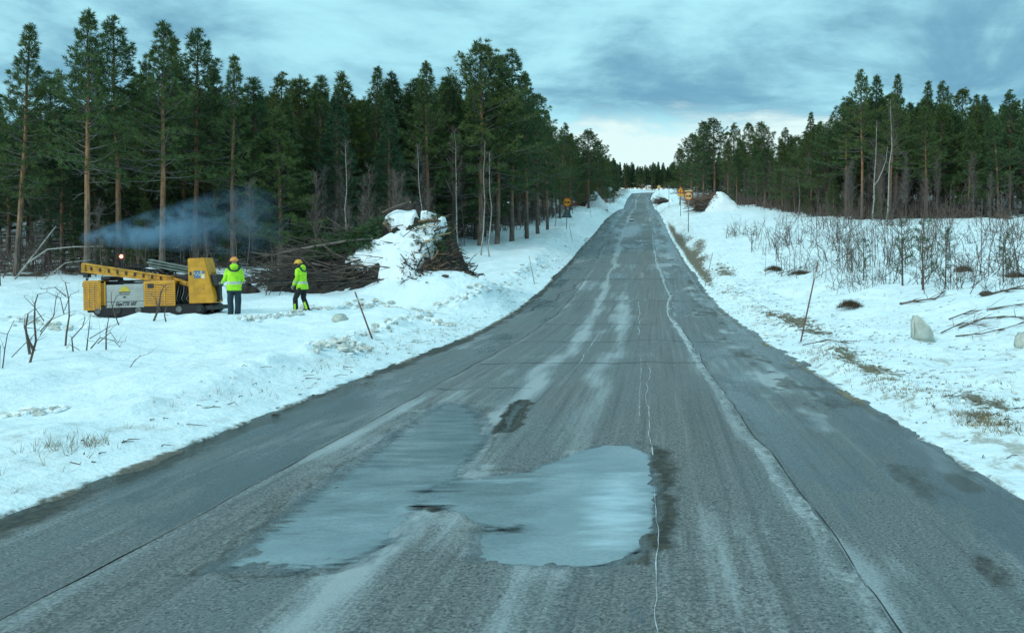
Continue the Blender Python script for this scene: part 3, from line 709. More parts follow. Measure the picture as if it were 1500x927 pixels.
def plant(proto, name, x, d, H, label, cat='pine tree', group=None, rz=None, wide=1.0, sink=0.0):
    o = bpy.data.objects.new(name, None); C.objects.link(o); o.empty_display_size = .3
    o.location = (x, d, gz(x, d) - sink); o.rotation_euler = (random.gauss(0, .018), random.gauss(0, .018), random.uniform(0, 6.28) if rz is None else rz)
    s = H / proto[3]; o.scale = (s * wide, s * wide, s)
    o['label'] = label; o['category'] = cat
    if group: o['group'] = group
    t = bpy.data.objects.new('trunk', proto[1]); C.objects.link(t); t.parent = o
    c = bpy.data.objects.new('crown', proto[2]); C.objects.link(c); c.parent = o
    _made.append((x, d)); return o

# individually placed trees: photo column, distance, row of the tip, kind, label
front = [
    (24, 42, 38, ('tall', 2), 'narrow tall pine at the far left edge with bare lower trunk'),
    (-18, 43, 110, ('tall', 1), 'pine cut off by the left edge of the view'),
    (127, 41, 12, ('tall', 0), 'tallest pine, with orange trunk, rising behind the left end of the drill rig'),
    (172, 44, 28, ('tall', 1), 'tall pine with open airy top, just right of the tallest pine'),
    (238, 43, 32, ('tall', 0), 'tall pine with orange trunk behind the middle of the drill rig'),
    (283, 47, 44, ('tall', 1), 'tall pine with broad ragged top above the rig cab'),
    (275, 50, 60, ('tall', 2), 'slim pine half hidden behind the broad ragged pine above the rig cab'),
    (340, 45, 80, ('tall', 2), 'straight dark pointed pine directly behind the worker at the rig'),
    (316, 50, 100, ('tall', 0), 'thin pine between the ragged pine and the pointed dark pine'),
    (372, 47, 118, ('dense', 0), 'bushy pine standing between the two workers, behind them'),
    (70, 47, 118, ('round', 0), 'pine with leaning outer branches between the two leftmost tall pines'),
    (208, 48, 105, ('dense', 1), 'lower bushy pine between two tall orange trunked pines'),
    (402, 52, 105, ('tall', 1), 'pine whose tip shows just left of the second worker'),
    (430, 56, 112, ('dense', 1), 'dense pine above the second worker'),
    (462, 53, 114, ('dense', 0), 'dark pine to the right above the second worker'),
    (510, 55, 110, ('dense', 2), 'dark pine rising above the left end of the brush pile'),
    (545, 57, 100, ('tall', 2), 'thin topped pine above the green boughs of the brush pile'),
    (572, 60, 106, ('spruce', 0), 'pointed spruce like tree behind the peak of the brush pile'),
    (603, 62, 112, ('dense', 1), 'dark pine just right of the brush pile peak'),
    (627, 58, 92, ('tall', 0), 'slender pine with the sharp tip left of the highest roadside clump'),
    (662, 60, 110, ('dense', 1), 'bushy pine on the left shoulder of the highest roadside clump'),
    (703, 60, 68, ('round', 0), 'broad topped pine, highest of the clump left of the road'),
    (728, 62, 85, ('round', 1), 'broad pine close against the highest one of the left roadside clump'),
    (750, 64, 76, ('tall', 1), 'tall pine with feathery top on the road side of the highest clump'),
    (772, 68, 108, ('tall', 0), 'pine one step right of the feathery topped pine left of the road'),
    (788, 74, 140, ('round', 1), 'rounded pine where the left treeline starts dropping to the road'),
    (802, 80, 160, ('tall', 2), 'narrow pine on the dropping end of the left treeline'),
    (820, 100, 182, ('tall', 1), 'thin pale topped pine seen against the bright gap of sky'),
    (834, 108, 196, ('tall', 2), 'short pine next to the thin pale topped one left of the road'),
    (862, 140, 192, ('round', 0), 'round dark pine at the far end of the left treeline'),
    (876, 150, 208, ('round', 1), 'round pine last in the left treeline, beside the far road'),
    # right of the road
    (1262, 78, 104, ('tall', 1), 'tallest pine right of the road, left of the white birch trunks'),
    (1288, 80, 110, ('tall', 0), 'broad pine behind the white birch trunks'),
    (1312, 80, 112, ('tall', 2), 'airy pine just right of the white birch trunks'),
    (1240, 82, 152, ('round', 0), 'pine with a stray left limb, standing left of the tallest right hand pine'),
    (1345, 84, 122, ('tall', 2), 'pointed pine right of the birch group'),
    (1385, 84, 120, ('tall', 1), 'pine with a thin tip above the middle of the right wood'),
    (1408, 88, 132, ('round', 1), 'round headed pine in the middle of the right wood'),
    (1442, 84, 140, ('tall', 0), 'pine near the right edge of the wood with pale tip'),
    (1478, 80, 134, ('tall', 1), 'open pine close to the right edge of the view'),
    (1508, 78, 128, ('tall', 0), 'pine cut off by the right edge of the view'),
    (1200, 92, 178, ('dense', 0), 'pine at the left foot of the tall right hand group'),
    (1178, 100, 166, ('tall', 2), 'thin topped pine left of the tall right hand group'),
    (1150, 110, 188, ('tall', 1), 'lower pine in the dip of the right treeline'),
    (1120, 125, 182, ('round', 0), 'pine with flat top in the dip of the right treeline'),
    (1098, 130, 182, ('round', 1), 'open topped pine right of the big round clump'),
    (1074, 140, 180, ('tall', 1), 'thin pale pine beside the big round clump right of the road'),
    (1048, 145, 178, ('round', 0), 'dark pine forming the top of the big round clump right of the road'),
    (1030, 150, 180, ('round', 1), 'dark pine on the left shoulder of the big round clump'),
    (1012, 158, 198, ('round', 0), 'dark pine sloping down to the road at the big round clump'),
    (996, 165, 216, ('dense', 1), 'last low pine of the clump, beside the far road on the right'),
]
for px, d, ty, (kd, ki), lab in front:
    pr = pine_protos(kd); pr = pr[ki % len(pr)]; x = at(px, d)
    plant(pr, 'pine_tree', x, d, zt(ty, d) - gz(x, d), lab, wide=random.uniform(1.0, 1.15) if kd == 'tall' else random.uniform(1.15, 1.4))

def skyl(px):
    return np.interp(px, [-200, 0, 60, 130, 170, 235, 285, 340, 380, 460, 560, 625, 660, 700, 760, 800, 862, 890, 990, 1030, 1060, 1130, 1170, 1220, 1270, 1320, 1400, 1500, 1700],
                     [140, 140, 150, 125, 135, 115, 105, 125, 122, 118, 112, 108, 112, 90, 105, 175, 205, 235, 235, 190, 185, 190, 190, 165, 120, 130, 135, 140, 140])
def scatter(n, region, mind, seed, maxtry=9000):
    r = random.Random(seed); out = []
    for _ in range(maxtry):
        if len(out) >= n: break
        x, d = region(r)
        if x is None: continue
        md = mind * (1 + max(0, d - 60) / 90)
        if all((x - a) ** 2 + ((d - b) * .8) ** 2 > md * md for a, b in out + _made): out.append((x, d))
    return out
def left_edge(d): return np.interp(d, [38, 43, 48, 54, 62, 90, 150, 220, 300, 400], [-35, -23.8, -19.5, -17, -14.4, -12.8, -12.2, -11.5, -11, -11])
def right_edge(d): return np.interp(d, [70, 74, 76, 85, 100, 123, 144, 165, 200, 300], [50, 33, 21, 17, 14.5, 12.6, 8.0, 4.6, 4.6, 5])
def reg_left(r):
    d = r.uniform(41, 72) if r.random() < .75 else r.uniform(72, 190)
    e = left_edge(d); x = e - (r.random() ** 1.3) * (34 if d < 72 else 13)
    if not (-60 < (x / d * 1200 + 965) < 1600): return None, None
    return x, d
def reg_right(r):
    d = 76 + 75 * r.random() ** 1.3
    e = right_edge(d); x = e + r.random() ** 1.3 * 30
    if (x / d * 1200 + 965) > 1590: return None, None
    return x, d
def fill(pts, side):
    for x, d in pts:
        px = x / d * 1200 + 965; g = gz(x, d)
        top = skyl(px) + random.uniform(2, 38); H = min(max(zt(top, d) - g, 6.5), 14.5) * random.uniform(.88, 1.0)
        e = abs(x - (left_edge(d) if side == 'left' else right_edge(d)))
        kind = random.choice(['dense', 'dense', 'tall', 'spruce', 'round']) if side == 'left' and px > 360 else random.choice(['tall', 'tall', 'dense', 'spruce'])
        if side == 'right': kind = random.choice(['dense', 'dense', 'dense', 'round', 'tall'])
        pr = random.choice(pine_protos(kind))
        if kind == 'spruce': lab, cat, gname = 'dark narrow conifer with branches almost to the snow, inside the wood %s of the road', 'spruce', 'dark spruces among the pines %s of the road'; nm = 'spruce_tree'
        else: lab, cat, gname = 'pine inside the crowded wood %s of the road, merging with its neighbours', 'pine tree', 'crowded pines of the wood %s of the road'; nm = 'pine_tree'
        plant(pr, nm, x, d, H, lab % side, cat, gname % side, wide=random.uniform(1.1, 1.5))
fill(scatter(128, reg_left, 1.9, 3), 'left')
fill(scatter(104, reg_right, 2.0, 5), 'right')
# young conifers along the foot of both woods
r = random.Random(31)
for i in range(46):
    if i % 2: d = 43 + 60 * r.random() ** 1.6; x = left_edge(d) - r.uniform(1.5, 9); sd2 = 'left'
    else: d = 76 + 70 * r.random(); x = right_edge(d) + r.uniform(-.5, 4); sd2 = 'right'
    plant(pine_protos('young')[0], 'young_pine', x, d, r.uniform(2.0, 4.5), 'low young pine with branches down to the snow at the foot of the %s wood' % sd2, 'young pine', 'young pines at the foot of the %s wood' % sd2, wide=r.uniform(.9, 1.3))

# mass of forest farther in and the wall of forest closing the view: nobody could count these
def forest_mass(name, pts, seed, label, protos, Hf):
    a = Acc(); r = np.random.default_rng(seed)
    for x, d in pts:
        g = gz(x, d); tr, cw = protos[r.integers(len(protos))]; H = Hf(x, d, r); s = H / 11.0; az = r.uniform(0, 6.28); c_, s_n = math.cos(az), math.sin(az)
        for ac, mi in ((tr, 0), (cw, 1)):
            V = np.concatenate(ac.v) * s; V = np.stack([V[:, 0] * c_ - V[:, 1] * s_n + x, V[:, 0] * s_n + V[:, 1] * c_ + d, V[:, 2] + g], -1)
            Q = np.concatenate(ac.q) if ac.q else None; T = np.concatenate(ac.t) if ac.t else None
            a.add(V, Q, T, mi)
    me = a.mesh(name, [M_bark, M_needle_dark]); o = link(name, me, kind='stuff'); o['label'] = label; o['category'] = 'forest'; return o
lowp = [pine_meshes(200 + i, H=11, cb=cb_, width=.17, step=.5, K=10, L=.30, dead=.5, nb=(3, 5), low_detail=True, top_round=.3) for i, cb_ in enumerate((.16, .34, .26, .12))]
rr = random.Random(4)
pts = []
for _ in range(300):
    d = rr.uniform(56, 120); x = rr.uniform(-1.05, -.12) * d
    if x < left_edge(d) - 9: pts.append((x, d))
for _ in range(90):
    d = rr.uniform(105, 165); x = right_edge(d) + 6 + rr.random() * 45
    if x / d * 1200 + 965 < 1620: pts.append((x, d))
def Hm(x, d, r):
    px = x / d * 1200 + 965; return float(np.clip(zt(skyl(px) + r.uniform(15, 50), d) - gz(x, d), 6, 14))
forest_mass('background_forest', pts, 5, 'dark mass of forest seen through the trunks behind the nearer trees', lowp, Hm)
pts = []
for _ in range(330):
    d = rr.uniform(366, 400); x = rr.uniform(-55, 62)
    if abs(x - CX(d)) < 6 and d < 376: continue
    pts.append((x, d)); continue; pts.append((x, d))
for _ in range(60):
    d = rr.uniform(190, 330); x = rr.uniform(-.125, -.045) * d - 2
    if x < -12.5: pts.append((x, d))
for _ in range(40):
    d = rr.uniform(210, 330); x = right_edge(d) + 3 + rr.random() * 25; pts.append((x, d))
def Hfar(x, d, r):
    px = x / d * 1200 + 965; return float(np.clip(zt(241 + r.uniform(-3, 9), d) - gz(x, d), 5, 15)) if d > 350 else float(np.clip(zt(232 + r.uniform(-6, 12), d) - gz(x, d), 4, 13))
forest_mass('distant_forest', pts, 6, 'far wall of dark forest closing the end of the road under the bright sky', lowp, Hfar)

# ------------------------------------------------------------------ birches and bare bushes
def birch_meshes(seed, H=9, rad=.06, fork=False, twigs=1.0, spread=.16):
    r = np.random.default_rng(seed); tr = Acc(); tw = Acc()
    def stem(p0, H, az, lean, rad, twz):
        n = 9; z = np.linspace(0, H, n); b = np.cumsum(r.normal(0, .055, (n, 2)), 0); b[0] = 0
        pts = np.stack([p0[0] + math.cos(az) * lean * z * (1 - .3 * z / H) + b[:, 0], p0[1] + math.sin(az) * lean * z * (1 - .3 * z / H) + b[:, 1], p0[2] + z], -1)
        tr.tube(pts, np.linspace(rad, .010, n), 6)
        nb = int(34 * twigs)
        for i in range(nb):
            f = r.uniform(twz, 1) ** .8 * (n - 1); i0 = min(int(f), n - 2); p = pts[i0] * (1 - f + i0) + pts[i0 + 1] * (f - i0)
            Lb = H * spread * r.uniform(.5, 1.2) * (1.15 - f / (n - 1) * .8); a = r.uniform(0, 6.28); e = R(r.uniform(25, 62)); q = [p]
            for k in range(3):
                p = p + np.array([math.cos(a) * math.cos(e), math.sin(a) * math.cos(e), math.sin(e)]) * Lb / 3; e += r.normal(.1, .15); a += r.normal(0, .2); q.append(p)
            tw.tube(q, [.012, .009, .006, .003], 3, cap=False)
            for k in range(9):
                g = r.uniform(.25, 1) * 3; j = min(int(g), 2); s = q[j] * (1 - g + j) + q[j + 1] * (g - j); dv = r.normal(0, .6, 3) + [0, 0, .8]; dv /= np.linalg.norm(dv); l = Lb * r.uniform(.2, .5)
                tw.tube([s, s + dv * l * .5, s + dv * l + r.normal(0, .03, 3)], [.005, .004, .002], 3, cap=False)
        return pts
    p = stem((0, 0, -.4), H, r.uniform(0, 6), .03, rad, .3)
    if fork:
        tr.tube([p[3], p[3] + [.35, 0, .5], p[3] + [.7, .05, 1.3], p[3] + [1.0, 0, 2.2], p[3] + [1.1, 0, 3.4]], [rad * .7, rad * .6, rad * .5, rad * .4, .01], 6)
    return tr, tw
BIR = []
for sd_, kw in ((301, dict(H=9, rad=.065)), (302, dict(H=8, rad=.055, twigs=1.3)), (303, dict(H=9, rad=.08, fork=True)), (304, dict(H=7, rad=.05, twigs=1.5, spread=.2))):
    t_, w_ = birch_meshes(sd_, **kw); BIR.append(('birch', t_.mesh('trunk', [M_birch], True), w_.mesh('twigs', [M_twig]), kw['H']))
SAP = []
for sd_ in (311, 312, 313):
    t_, w_ = birch_meshes(sd_, H=6, rad=.03, twigs=2.0, spread=.22); SAP.append(('sapling', t_.mesh('trunk', [M_twig], True), w_.mesh('twigs', [M_twig]), 6))
def plant2(proto, name, x, d, H, label, cat, group=None, rz=None):
    o = plant(proto, name, x, d, H, label, cat, group, rz)
    o.children[1].name = 'twigs'; return o
for px, d, ty, k, lab in ((704, 54, 205, 0, 'white birch trunk, left one of the two standing before the roadside pines'),
                          (718, 53, 225, 1, 'white birch trunk, right one of the two standing before the roadside pines'),
                          (618, 48, 215, 1, 'thin pale birch just behind the peak of the brush pile'),
                          (508, 47, 208, 1, 'bare birch above the left part of the brush pile'),
                          (672, 56, 190, 3, 'dark twigged birch between the brush pile and the two white trunks'),
                          (1278, 73, 170, 2, 'forked white birch leaning right in front of the right hand wood'),
                          (1297, 72, 150, 0, 'straight white birch beside the forked one in front of the right hand wood'),
                          (1172, 88, 245, 1, 'small pale birch in front of the lower right hand pines'),
                          (812, 88, 225, 1, 'grey birch on the verge side of the left treeline'),
                          (768, 70, 235, 0, 'pale slim birch trunk at the foot of the left treeline')):
    x = at(px, d); plant2(BIR[k], 'birch_tree', x, d, (zt(ty, d) - gz(x, d)) * (1.05 if k != 2 else 1), lab, 'birch', rz=0 if k == 2 else None)
def bare(n, f, seed, label, group):
    r = random.Random(seed)
    for i in range(n):
        px, d, H = f(r, i); x = at(px, d); o = plant2(r.choice(SAP), 'bare_sapling', x, d, H, label, 'bare sapling', group)
bare(26, lambda r, i: (lambda d: ((right_edge(d) - r.uniform(-1.5, .8)) / d * 1200 + 965, d, r.uniform(4, 7)))(74 + 62 * r.random()), 21, 'leafless brown sapling among others along the edge of the wood right of the road', 'leafless saplings along the right hand wood')
bare(20, lambda r, i: (r.uniform(1180, 1520), r.uniform(70, 78), r.uniform(3.5, 6.5)), 22, 'leafless reddish sapling standing in front of the pines behind the right hand thicket', 'leafless saplings before the right hand pines')
bare(24, lambda r, i: (lambda d: ((left_edge(d) + r.uniform(-1.5, 1.0)) / d * 1200 + 965, d, r.uniform(4, 7)))(48 + 70 * r.random() ** 1.4), 23, 'leafless grey sapling among others along the edge of the wood left of the road', 'leafless saplings along the left hand wood')
bare(22, lambda r, i: (r.uniform(340, 640), r.uniform(42, 49), r.uniform(3, 6)), 24, 'leafless dark sapling behind the brush pile and the workers', 'leafless saplings behind the brush pile')
bare(12, lambda r, i: (r.uniform(-10, 330), r.uniform(39, 46), r.uniform(2, 4)), 25, 'thin leafless sapling between the pine trunks behind the drill rig', 'leafless saplings behind the drill rig')

# bushes: many thin stems from the snow
def bush(seed, H=2.0, n=9, spread=.5, rad=.014, side=4, lean=.35, curv=.15):
    r = np.random.default_rng(seed); a = Acc()
    for i in range(n):
        p = np.array([r.normal(0, spread * .35), r.normal(0, spread * .35), -.15]); az = r.uniform(0, 6.28); e = R(90) - abs(r.normal(0, lean)); L = H * r.uniform(.45, 1.1); q = [p]
        for k in range(5):
            p = p + np.array([math.cos(az) * math.cos(e), math.sin(az) * math.cos(e), math.sin(e)]) * L / 5; e += r.normal(.03, curv); az += r.normal(0, .3); q.append(p)
        a.tube(q, np.linspace(rad * r.uniform(.7, 1.4), rad * .35, 6), 5, cap=False)
        for k in range(side):
            g = r.uniform(1.2, 4.8); j = int(g); s = q[j] * (1 - g + j) + q[j + 1] * (g - j); dv = r.normal(0, .6, 3) + [0, 0, .9]; dv /= np.linalg.norm(dv); l = L * r.uniform(.12, .38)
            m_ = s + dv * l * .5; t_ = m_ + (dv + r.normal(0, .3, 3)) * l * .5
            a.tube([s, m_, t_], [rad * .5, rad * .35, rad * .2], 4, cap=False)
            for _ in range(2):
                dv2 = dv + r.normal(0, .5, 3); a.tube([m_, m_ + dv2 * l * .22, m_ + dv2 * l * .4], [rad * .3, rad * .22, rad * .12], 3, cap=False)
    return a
BUSH = [bush(400 + i, H=h, n=n, spread=sp * 1.3, side=s, lean=l * 1.9, rad=.0155, curv=.26).mesh('bare_bush', M_twig2, True) for i, (h, n, sp, s, l) in enumerate(((2.4, 8, .9, 5, .28), (2.0, 11, 1.2, 4, .4), (2.8, 5, .5, 6, .22), (1.6, 12, 1.0, 4, .55), (2.2, 9, 1.4, 5, .35)))]
r = random.Random(12); nb_ = 0; spots = []
while nb_ < 118:
    d = 24.5 + 46 * r.random() ** 1.1; px = r.uniform(1070, 1530)
    x = at(px, d); s = x - CX(d) - HW
    if s < np.interp(d, [24, 30, 40, 60], [8.2, 6.2, 4.4, 4.0]): continue
    if px > 1390 and d > 33 and r.random() < .4: continue
    if px < 1200 and d < 36: continue
    if any((x - a) ** 2 + (d - b) ** 2 < .3 for a, b in spots): continue
    spots.append((x, d)); nb_ += 1
spots.sort(key=lambda p: p[1])
for i, (x, d) in enumerate(spots):
    o = link('bare_bush', BUSH[r.randrange(5)], loc=(x, d, gz(x, d))); sc = r.uniform(.45, 1.2) * (.85 if d < 30 else 1.1); o.scale = (sc, sc, sc); o.rotation_euler = (0, 0, r.uniform(0, 6.28))
    if i < 18: tag(o, 'leafless thin stemmed bush in the near rows of the thicket on the right bank', 'bush', 'leafless bushes in the near part of the right thicket')
    elif d < 40: tag(o, 'leafless thin stemmed bush in the middle of the thicket on the right bank', 'bush', 'leafless bushes in the middle of the right thicket')
    else: tag(o, 'leafless thin stemmed bush in the far part of the thicket on the right bank', 'bush', 'leafless bushes in the far part of the right thicket')
# small pines in the thicket
def small_pine(seed, H=2.3):
    r = np.random.default_rng(seed); a = Acc(); c = Acc()
    a.tube([(0, 0, -.2), (.02, 0, H * .5), (0, .02, H)], [.035, .025, .01], 6)
    ct = []; cd = []
    z = .35
    while z < H - .1:
        for j in range(r.integers(3, 5)):
            az = r.uniform(0, 6.28); L = (.45 + .25 * (1 - z / H)) * H * .38 * r.uniform(.6, 1.1); h = np.array([math.cos(az), math.sin(az), 0.]); e = R(r.uniform(0, 30))
            p0 = np.array([0, 0, z]); p1 = p0 + (h * math.cos(e) + [0, 0, math.sin(e)]) * L * .5; p2 = p1 + (h * math.cos(e + .4) + [0, 0, math.sin(e + .4)]) * L * .5
            a.tube([p0, p1, p2], [.012, .009, .005], 4, cap=False)
            for q in (.45, .7, 1): ct.append(p0 + (p2 - p0) * q); cd.append(h * .6 + [0, 0, .7])
        z += .27
    tufts(c, np.array(ct), np.array(cd), 15, .11, .007, seed)
    return a.mesh('trunk', M_twig2), c.mesh('crown', M_needle_dark)
SP = [('s', *small_pine(450), 2.3), ('s', *small_pine(451), 2.3)]
for px, py, d, H, lab in ((1352, 430, 29.5, 2.7, 'small sparse pine with a straight dark stem at the near edge of the right thicket'),
                          (1322, 400, 31, 2.6, 'crooked little pine with needle tufts left of the straight small pine'),
                          (1385, 412, 30, 2.2, 'little pine in the thicket right of the straight small pine'),
                          (1265, 375, 36, 1.9, 'low green pine in the left half of the right thicket'),
                          (1470, 400, 31, 2.0, 'little dark pine by the right edge of the thicket')):
    x = at(px, d); plant(SP[int(px) % 2], 'small_pine', x, d, H, lab, 'small pine')
# evergreen heather humps showing brown through the snow
for px, d, rx, lab in ((1245, 28.0, .42, 'wide brown hummock under the thicket, nearest the marker stick'), (1134, 45, .5, 'dark brown hummock at the left end of the thicket'), (1172, 42, .6, 'rusty brown hummock in the left part of the thicket'), (1488, 33, .5, 'dark hummock by the right edge of the thicket'), (1412, 36, .4, 'small hummock in the open gap of the thicket')):
    x = at(px, d); a = Acc(); rr_ = np.random.default_rng(int(px)); n = 260
    an = rr_.uniform(0, 6.28, n); q = np.sqrt(rr_.random(n)) * rx * (.55 + .5 * np.abs(np.sin(an * 1.5 + px))); h = .16 * (1 - (q / rx) ** 2)
    ct = np.stack([q * np.cos(an), q * np.sin(an) * .7, h], -1)
    tufts(a, ct, np.tile([0, 0, .8], (n, 1)), 6, .17, .006, int(px) + 1)
    o = link('heather_hummock', a.mesh('heather_hummock', mat('brown_heather', (.085, .055, .03), .9, var=.5, vscale=9)), loc=(x, d, gz(x, d) - .02)); tag(o, lab, 'hummock')
# left: separate bushes and stumps round the rig
def stems(name, lst, label, cat, d, m=M_twig2, px0=None, py0=None, seed=0):
    """a shrub whose stems follow real sticks: each is (points as photo column,row ; radius)"""
    r = np.random.default_rng(seed); x0 = at(px0, d); z0 = gz(x0, d); a = Acc(); k = d / 1200.0
    for pts, rad in lst:
        dy = r.normal(0, .12); P3 = [np.array([(p[0] - px0) * k, dy + r.normal(0, .05), (py0 - p[1]) * k]) for p in pts]
        P3[0][2] -= .08
        a.tube(P3, np.linspace(rad, rad * .4, len(P3)), 6, cap=False)
        for j in range(1, len(P3)):
            for _ in range(2):
                dv = r.normal(0, .5, 3) + [0, 0, .5]; l = r.uniform(.08, .3); a.tube([P3[j], P3[j] + dv * l * .5, P3[j] + dv * l + r.normal(0, .03, 3)], [rad * .3, rad * .2, rad * .1], 4, cap=False)
    o = link(name, a.mesh(name, m, True), loc=(x0, d, z0)); tag(o, label, cat); return o
def dist_for(px, py):      # how far away the snow surface is that shows at this place of the photo
    dd = np.arange(6, 120, .1); x = (px - 965) / 1200 * dd; z = ground(x, dd); row = 393 - (z - 2) / dd * 1200
    k = np.where(row <= py)[0]; return float(dd[k[0]]) if len(k) else 60.
for lst, lab, px0, py0 in (
    ([([(52, 528), (58, 500), (62, 470), (63, 445), (60, 432)], .020), ([(55, 512), (48, 480), (46, 460)], .024), ([(60, 480), (72, 465), (82, 440), (84, 430)], .010), ([(62, 465), (50, 450), (36, 435)], .008), ([(61, 485), (80, 468), (100, 458)], .009)], 'leafless shrub with forked stems in the snow at far left', 55, 527),
    ([([(46, 516), (38, 500), (36, 478)], .034)], 'short thick broken stump of a stem at far left', 44, 516),
    ([([(88, 510), (93, 490), (95, 465), (94, 440), (90, 415)], .020), ([(94, 455), (84, 438), (66, 428)], .012), ([(95, 450), (110, 432), (122, 428)], .009), ([(94, 430), (80, 422), (60, 425)], .012)], 'tall crooked leafless stem left of the drill rig', 89, 510),
    ([([(116, 512), (120, 495), (132, 478), (134, 465)], .014), ([(125, 513), (128, 500), (130, 470)], .014), ([(140, 515), (142, 490), (144, 468)], .016), ([(134, 505), (150, 495), (165, 500), (172, 510)], .012), ([(142, 498), (158, 488), (172, 503), (186, 500)], .010), ([(138, 490), (160, 482), (180, 472)], .009), ([(110, 510), (100, 505), (95, 512)], .008)], 'tangled low leafless bush in front of the grille end of the rig', 140, 514),
    ([([(228, 469), (235, 452), (240, 430), (243, 420)], .030), ([(236, 448), (232, 440), (225, 432)], .012), ([(246, 472), (244, 462), (245, 450)], .022)], 'dark crooked stems standing in front of the rig engine grille', 232, 470),
    ([([(172, 476), (165, 462), (158, 445), (156, 430)], .016), ([(160, 448), (170, 435), (176, 428)], .010)], 'thin bent stem leaning across the grey panel of the rig', 172, 477),
    ([([(2, 540), (8, 512), (14, 490), (22, 470)], .010), ([(0, 540), (-8, 510), (-10, 480)], .010), ([(6, 518), (24, 506), (34, 498)], .008)], 'pale thin bush cut off by the left edge of the view', 2, 540),
    ([([(5, 418), (4, 400), (2, 388)], .03), ([(4, 405), (12, 392), (18, 385)], .02)], 'small dark bush at the left edge under the pines', 5, 418),
    ([([(388, 433), (391, 420), (390, 405), (391, 392)], .018), ([(389, 428), (384, 420), (380, 414)], .010), ([(392, 433), (398, 424), (406, 418)], .012), ([(408, 433), (412, 424), (420, 417)], .014)], 'few twigs sticking from the snow between the two workers', 392, 434),
    ([([(182, 540), (190, 532), (203, 524), (214, 521)], .008)], 'single bent twig lying in the open snow below the rig', 184, 540)):
    d = dist_for(px0, py0); stems('bare_shrub', lst, lab, 'shrub', d, px0=px0, py0=py0, seed=int(px0) + 5)
# fallen pale trees under the pines at far left
for pts, d, lab, rd in (([(18, 408), (35, 385), (58, 365), (90, 361), (130, 360)], 39.5, 'pale curved fallen birch stem leaning between the pines at far left', .045), ([(20, 395), (45, 372), (60, 345), (66, 330)], 40.3, 'pale stem crossing the curved fallen birch at far left', .05), ([(60, 400), (90, 385), (128, 380)], 39, 'thin fallen branch low behind the boom tip of the rig', .03)):
    k = d / 1200; x0 = at(pts[0][0], d); z0 = gz(x0, d); a = Acc(); P3 = [((p[0] - pts[0][0]) * k, .25 * i, (zt(p[1], d) - z0)) for i, p in enumerate(pts)]; P3[0] = (P3[0][0], 0, -.1)
    a.tube(P3, np.linspace(rd, rd * .5, len(P3)), 7); o = link('fallen_branch', a.mesh('fallen_branch', M_birch, True), loc=(x0, d, z0)); tag(o, lab, 'branch')

# undergrowth of bare stems inside both woods: a tangle nobody could count
a = Acc(); r = random.Random(77); protos = [bush(500 + i, H=1.7, n=10, spread=1.3, rad=.022, side=3, lean=.5) for i in range(4)]
def put(ac, x, d, s, az):
    V = np.concatenate(ac.v) * s; c_, s_n = math.cos(az), math.sin(az); V = np.stack([V[:, 0] * c_ - V[:, 1] * s_n + x, V[:, 0] * s_n + V[:, 1] * c_ + d, V[:, 2] + gz(x, d)], -1)
    a.add(V, np.concatenate(ac.q))
for i in range(250):
    d = 42.5 + 75 * r.random() ** 1.7; x = left_edge(d) - r.uniform(.2, 22 if d < 60 else 9); put(protos[i % 4], x, d, r.uniform(.5, 1.25), r.uniform(0, 6.28))
for i in range(330):
    d = 75 + 75 * r.random() ** 1.3; x = right_edge(d) + r.uniform(-.6, 9); put(protos[i % 4], x, d, r.uniform(.7, 1.6), r.uniform(0, 6.28))
o = link('undergrowth', a.mesh('undergrowth', M_twig), kind='stuff'); o['label'] = 'tangle of brown leafless undergrowth at the foot of both woods'; o['category'] = 'undergrowth'
# ------------------------------------------------------------------ object materials
M_yel = mat('yellow_machine_paint', (.60, .27, .012), .42, var=.18, vscale=5, bump=.05)
M_yel2 = mat('dusty_yellow_paint', (.50, .24, .02), .6, var=.35, vscale=7)
M_greyp = mat('grey_panel_paint', (.36, .36, .33), .5, var=.14, vscale=3)
M_dark = mat('black_steel', (.018, .019, .02), .55, var=.3, vscale=9)
M_steel = mat('worn_steel', (.16, .16, .155), .5, metal=.6, var=.35, vscale=8)
M_rod = mat('grey_green_drill_rods', (.10, .13, .115), .5, metal=.2, var=.4, vscale=6)
M_rub = mat('black_rubber', (.015, .015, .016), .8, var=.3, vscale=9)
M_ink = mat('dark_print', (.02, .02, .025), .6, var=0)
M_stickb = mat('blue_grey_notice', (.10, .16, .24), .5, var=.5, vscale=25)
M_white = mat('white_print', (.6, .6, .56), .5, var=.05)
M_gold = mat('yellow_print', (.55, .42, .04), .5, var=.05)
M_redl = mat('red_lamp_rim', (.30, .03, .015), .4, var=0)
M_lamp = mat('lit_beacon_glass', (.9, .5, .3), .3, var=0, emit=((1.0, .45, .22), 4.5))
M_hiv = mat('hi_vis_yellow', (.40, .78, .02), .75, var=.16, vscale=9, bump=.5, bscale=12)
M_refl = mat('reflective_grey_tape', (.45, .52, .42), .4, var=.12, vscale=12)
M_navy = mat('navy_cloth', (.016, .035, .05), .85, var=.3, vscale=9, bump=.4, bscale=12)
M_black = mat('black_cloth', (.012, .013, .016), .85, var=.3, vscale=9, bump=.4, bscale=12)
M_hgreen = mat('dark_green_lining', (.01, .045, .035), .85, var=.2)
M_skin = mat('skin', (.50, .30, .22), .55, var=.08)
M_orange = mat('orange_helmet', (.80, .30, .06), .4, var=.06)
M_yelh = mat('yellow_helmet', (.75, .42, .03), .4, var=.06)
M_glove = mat('grey_work_glove', (.30, .33, .30), .85, var=.2)

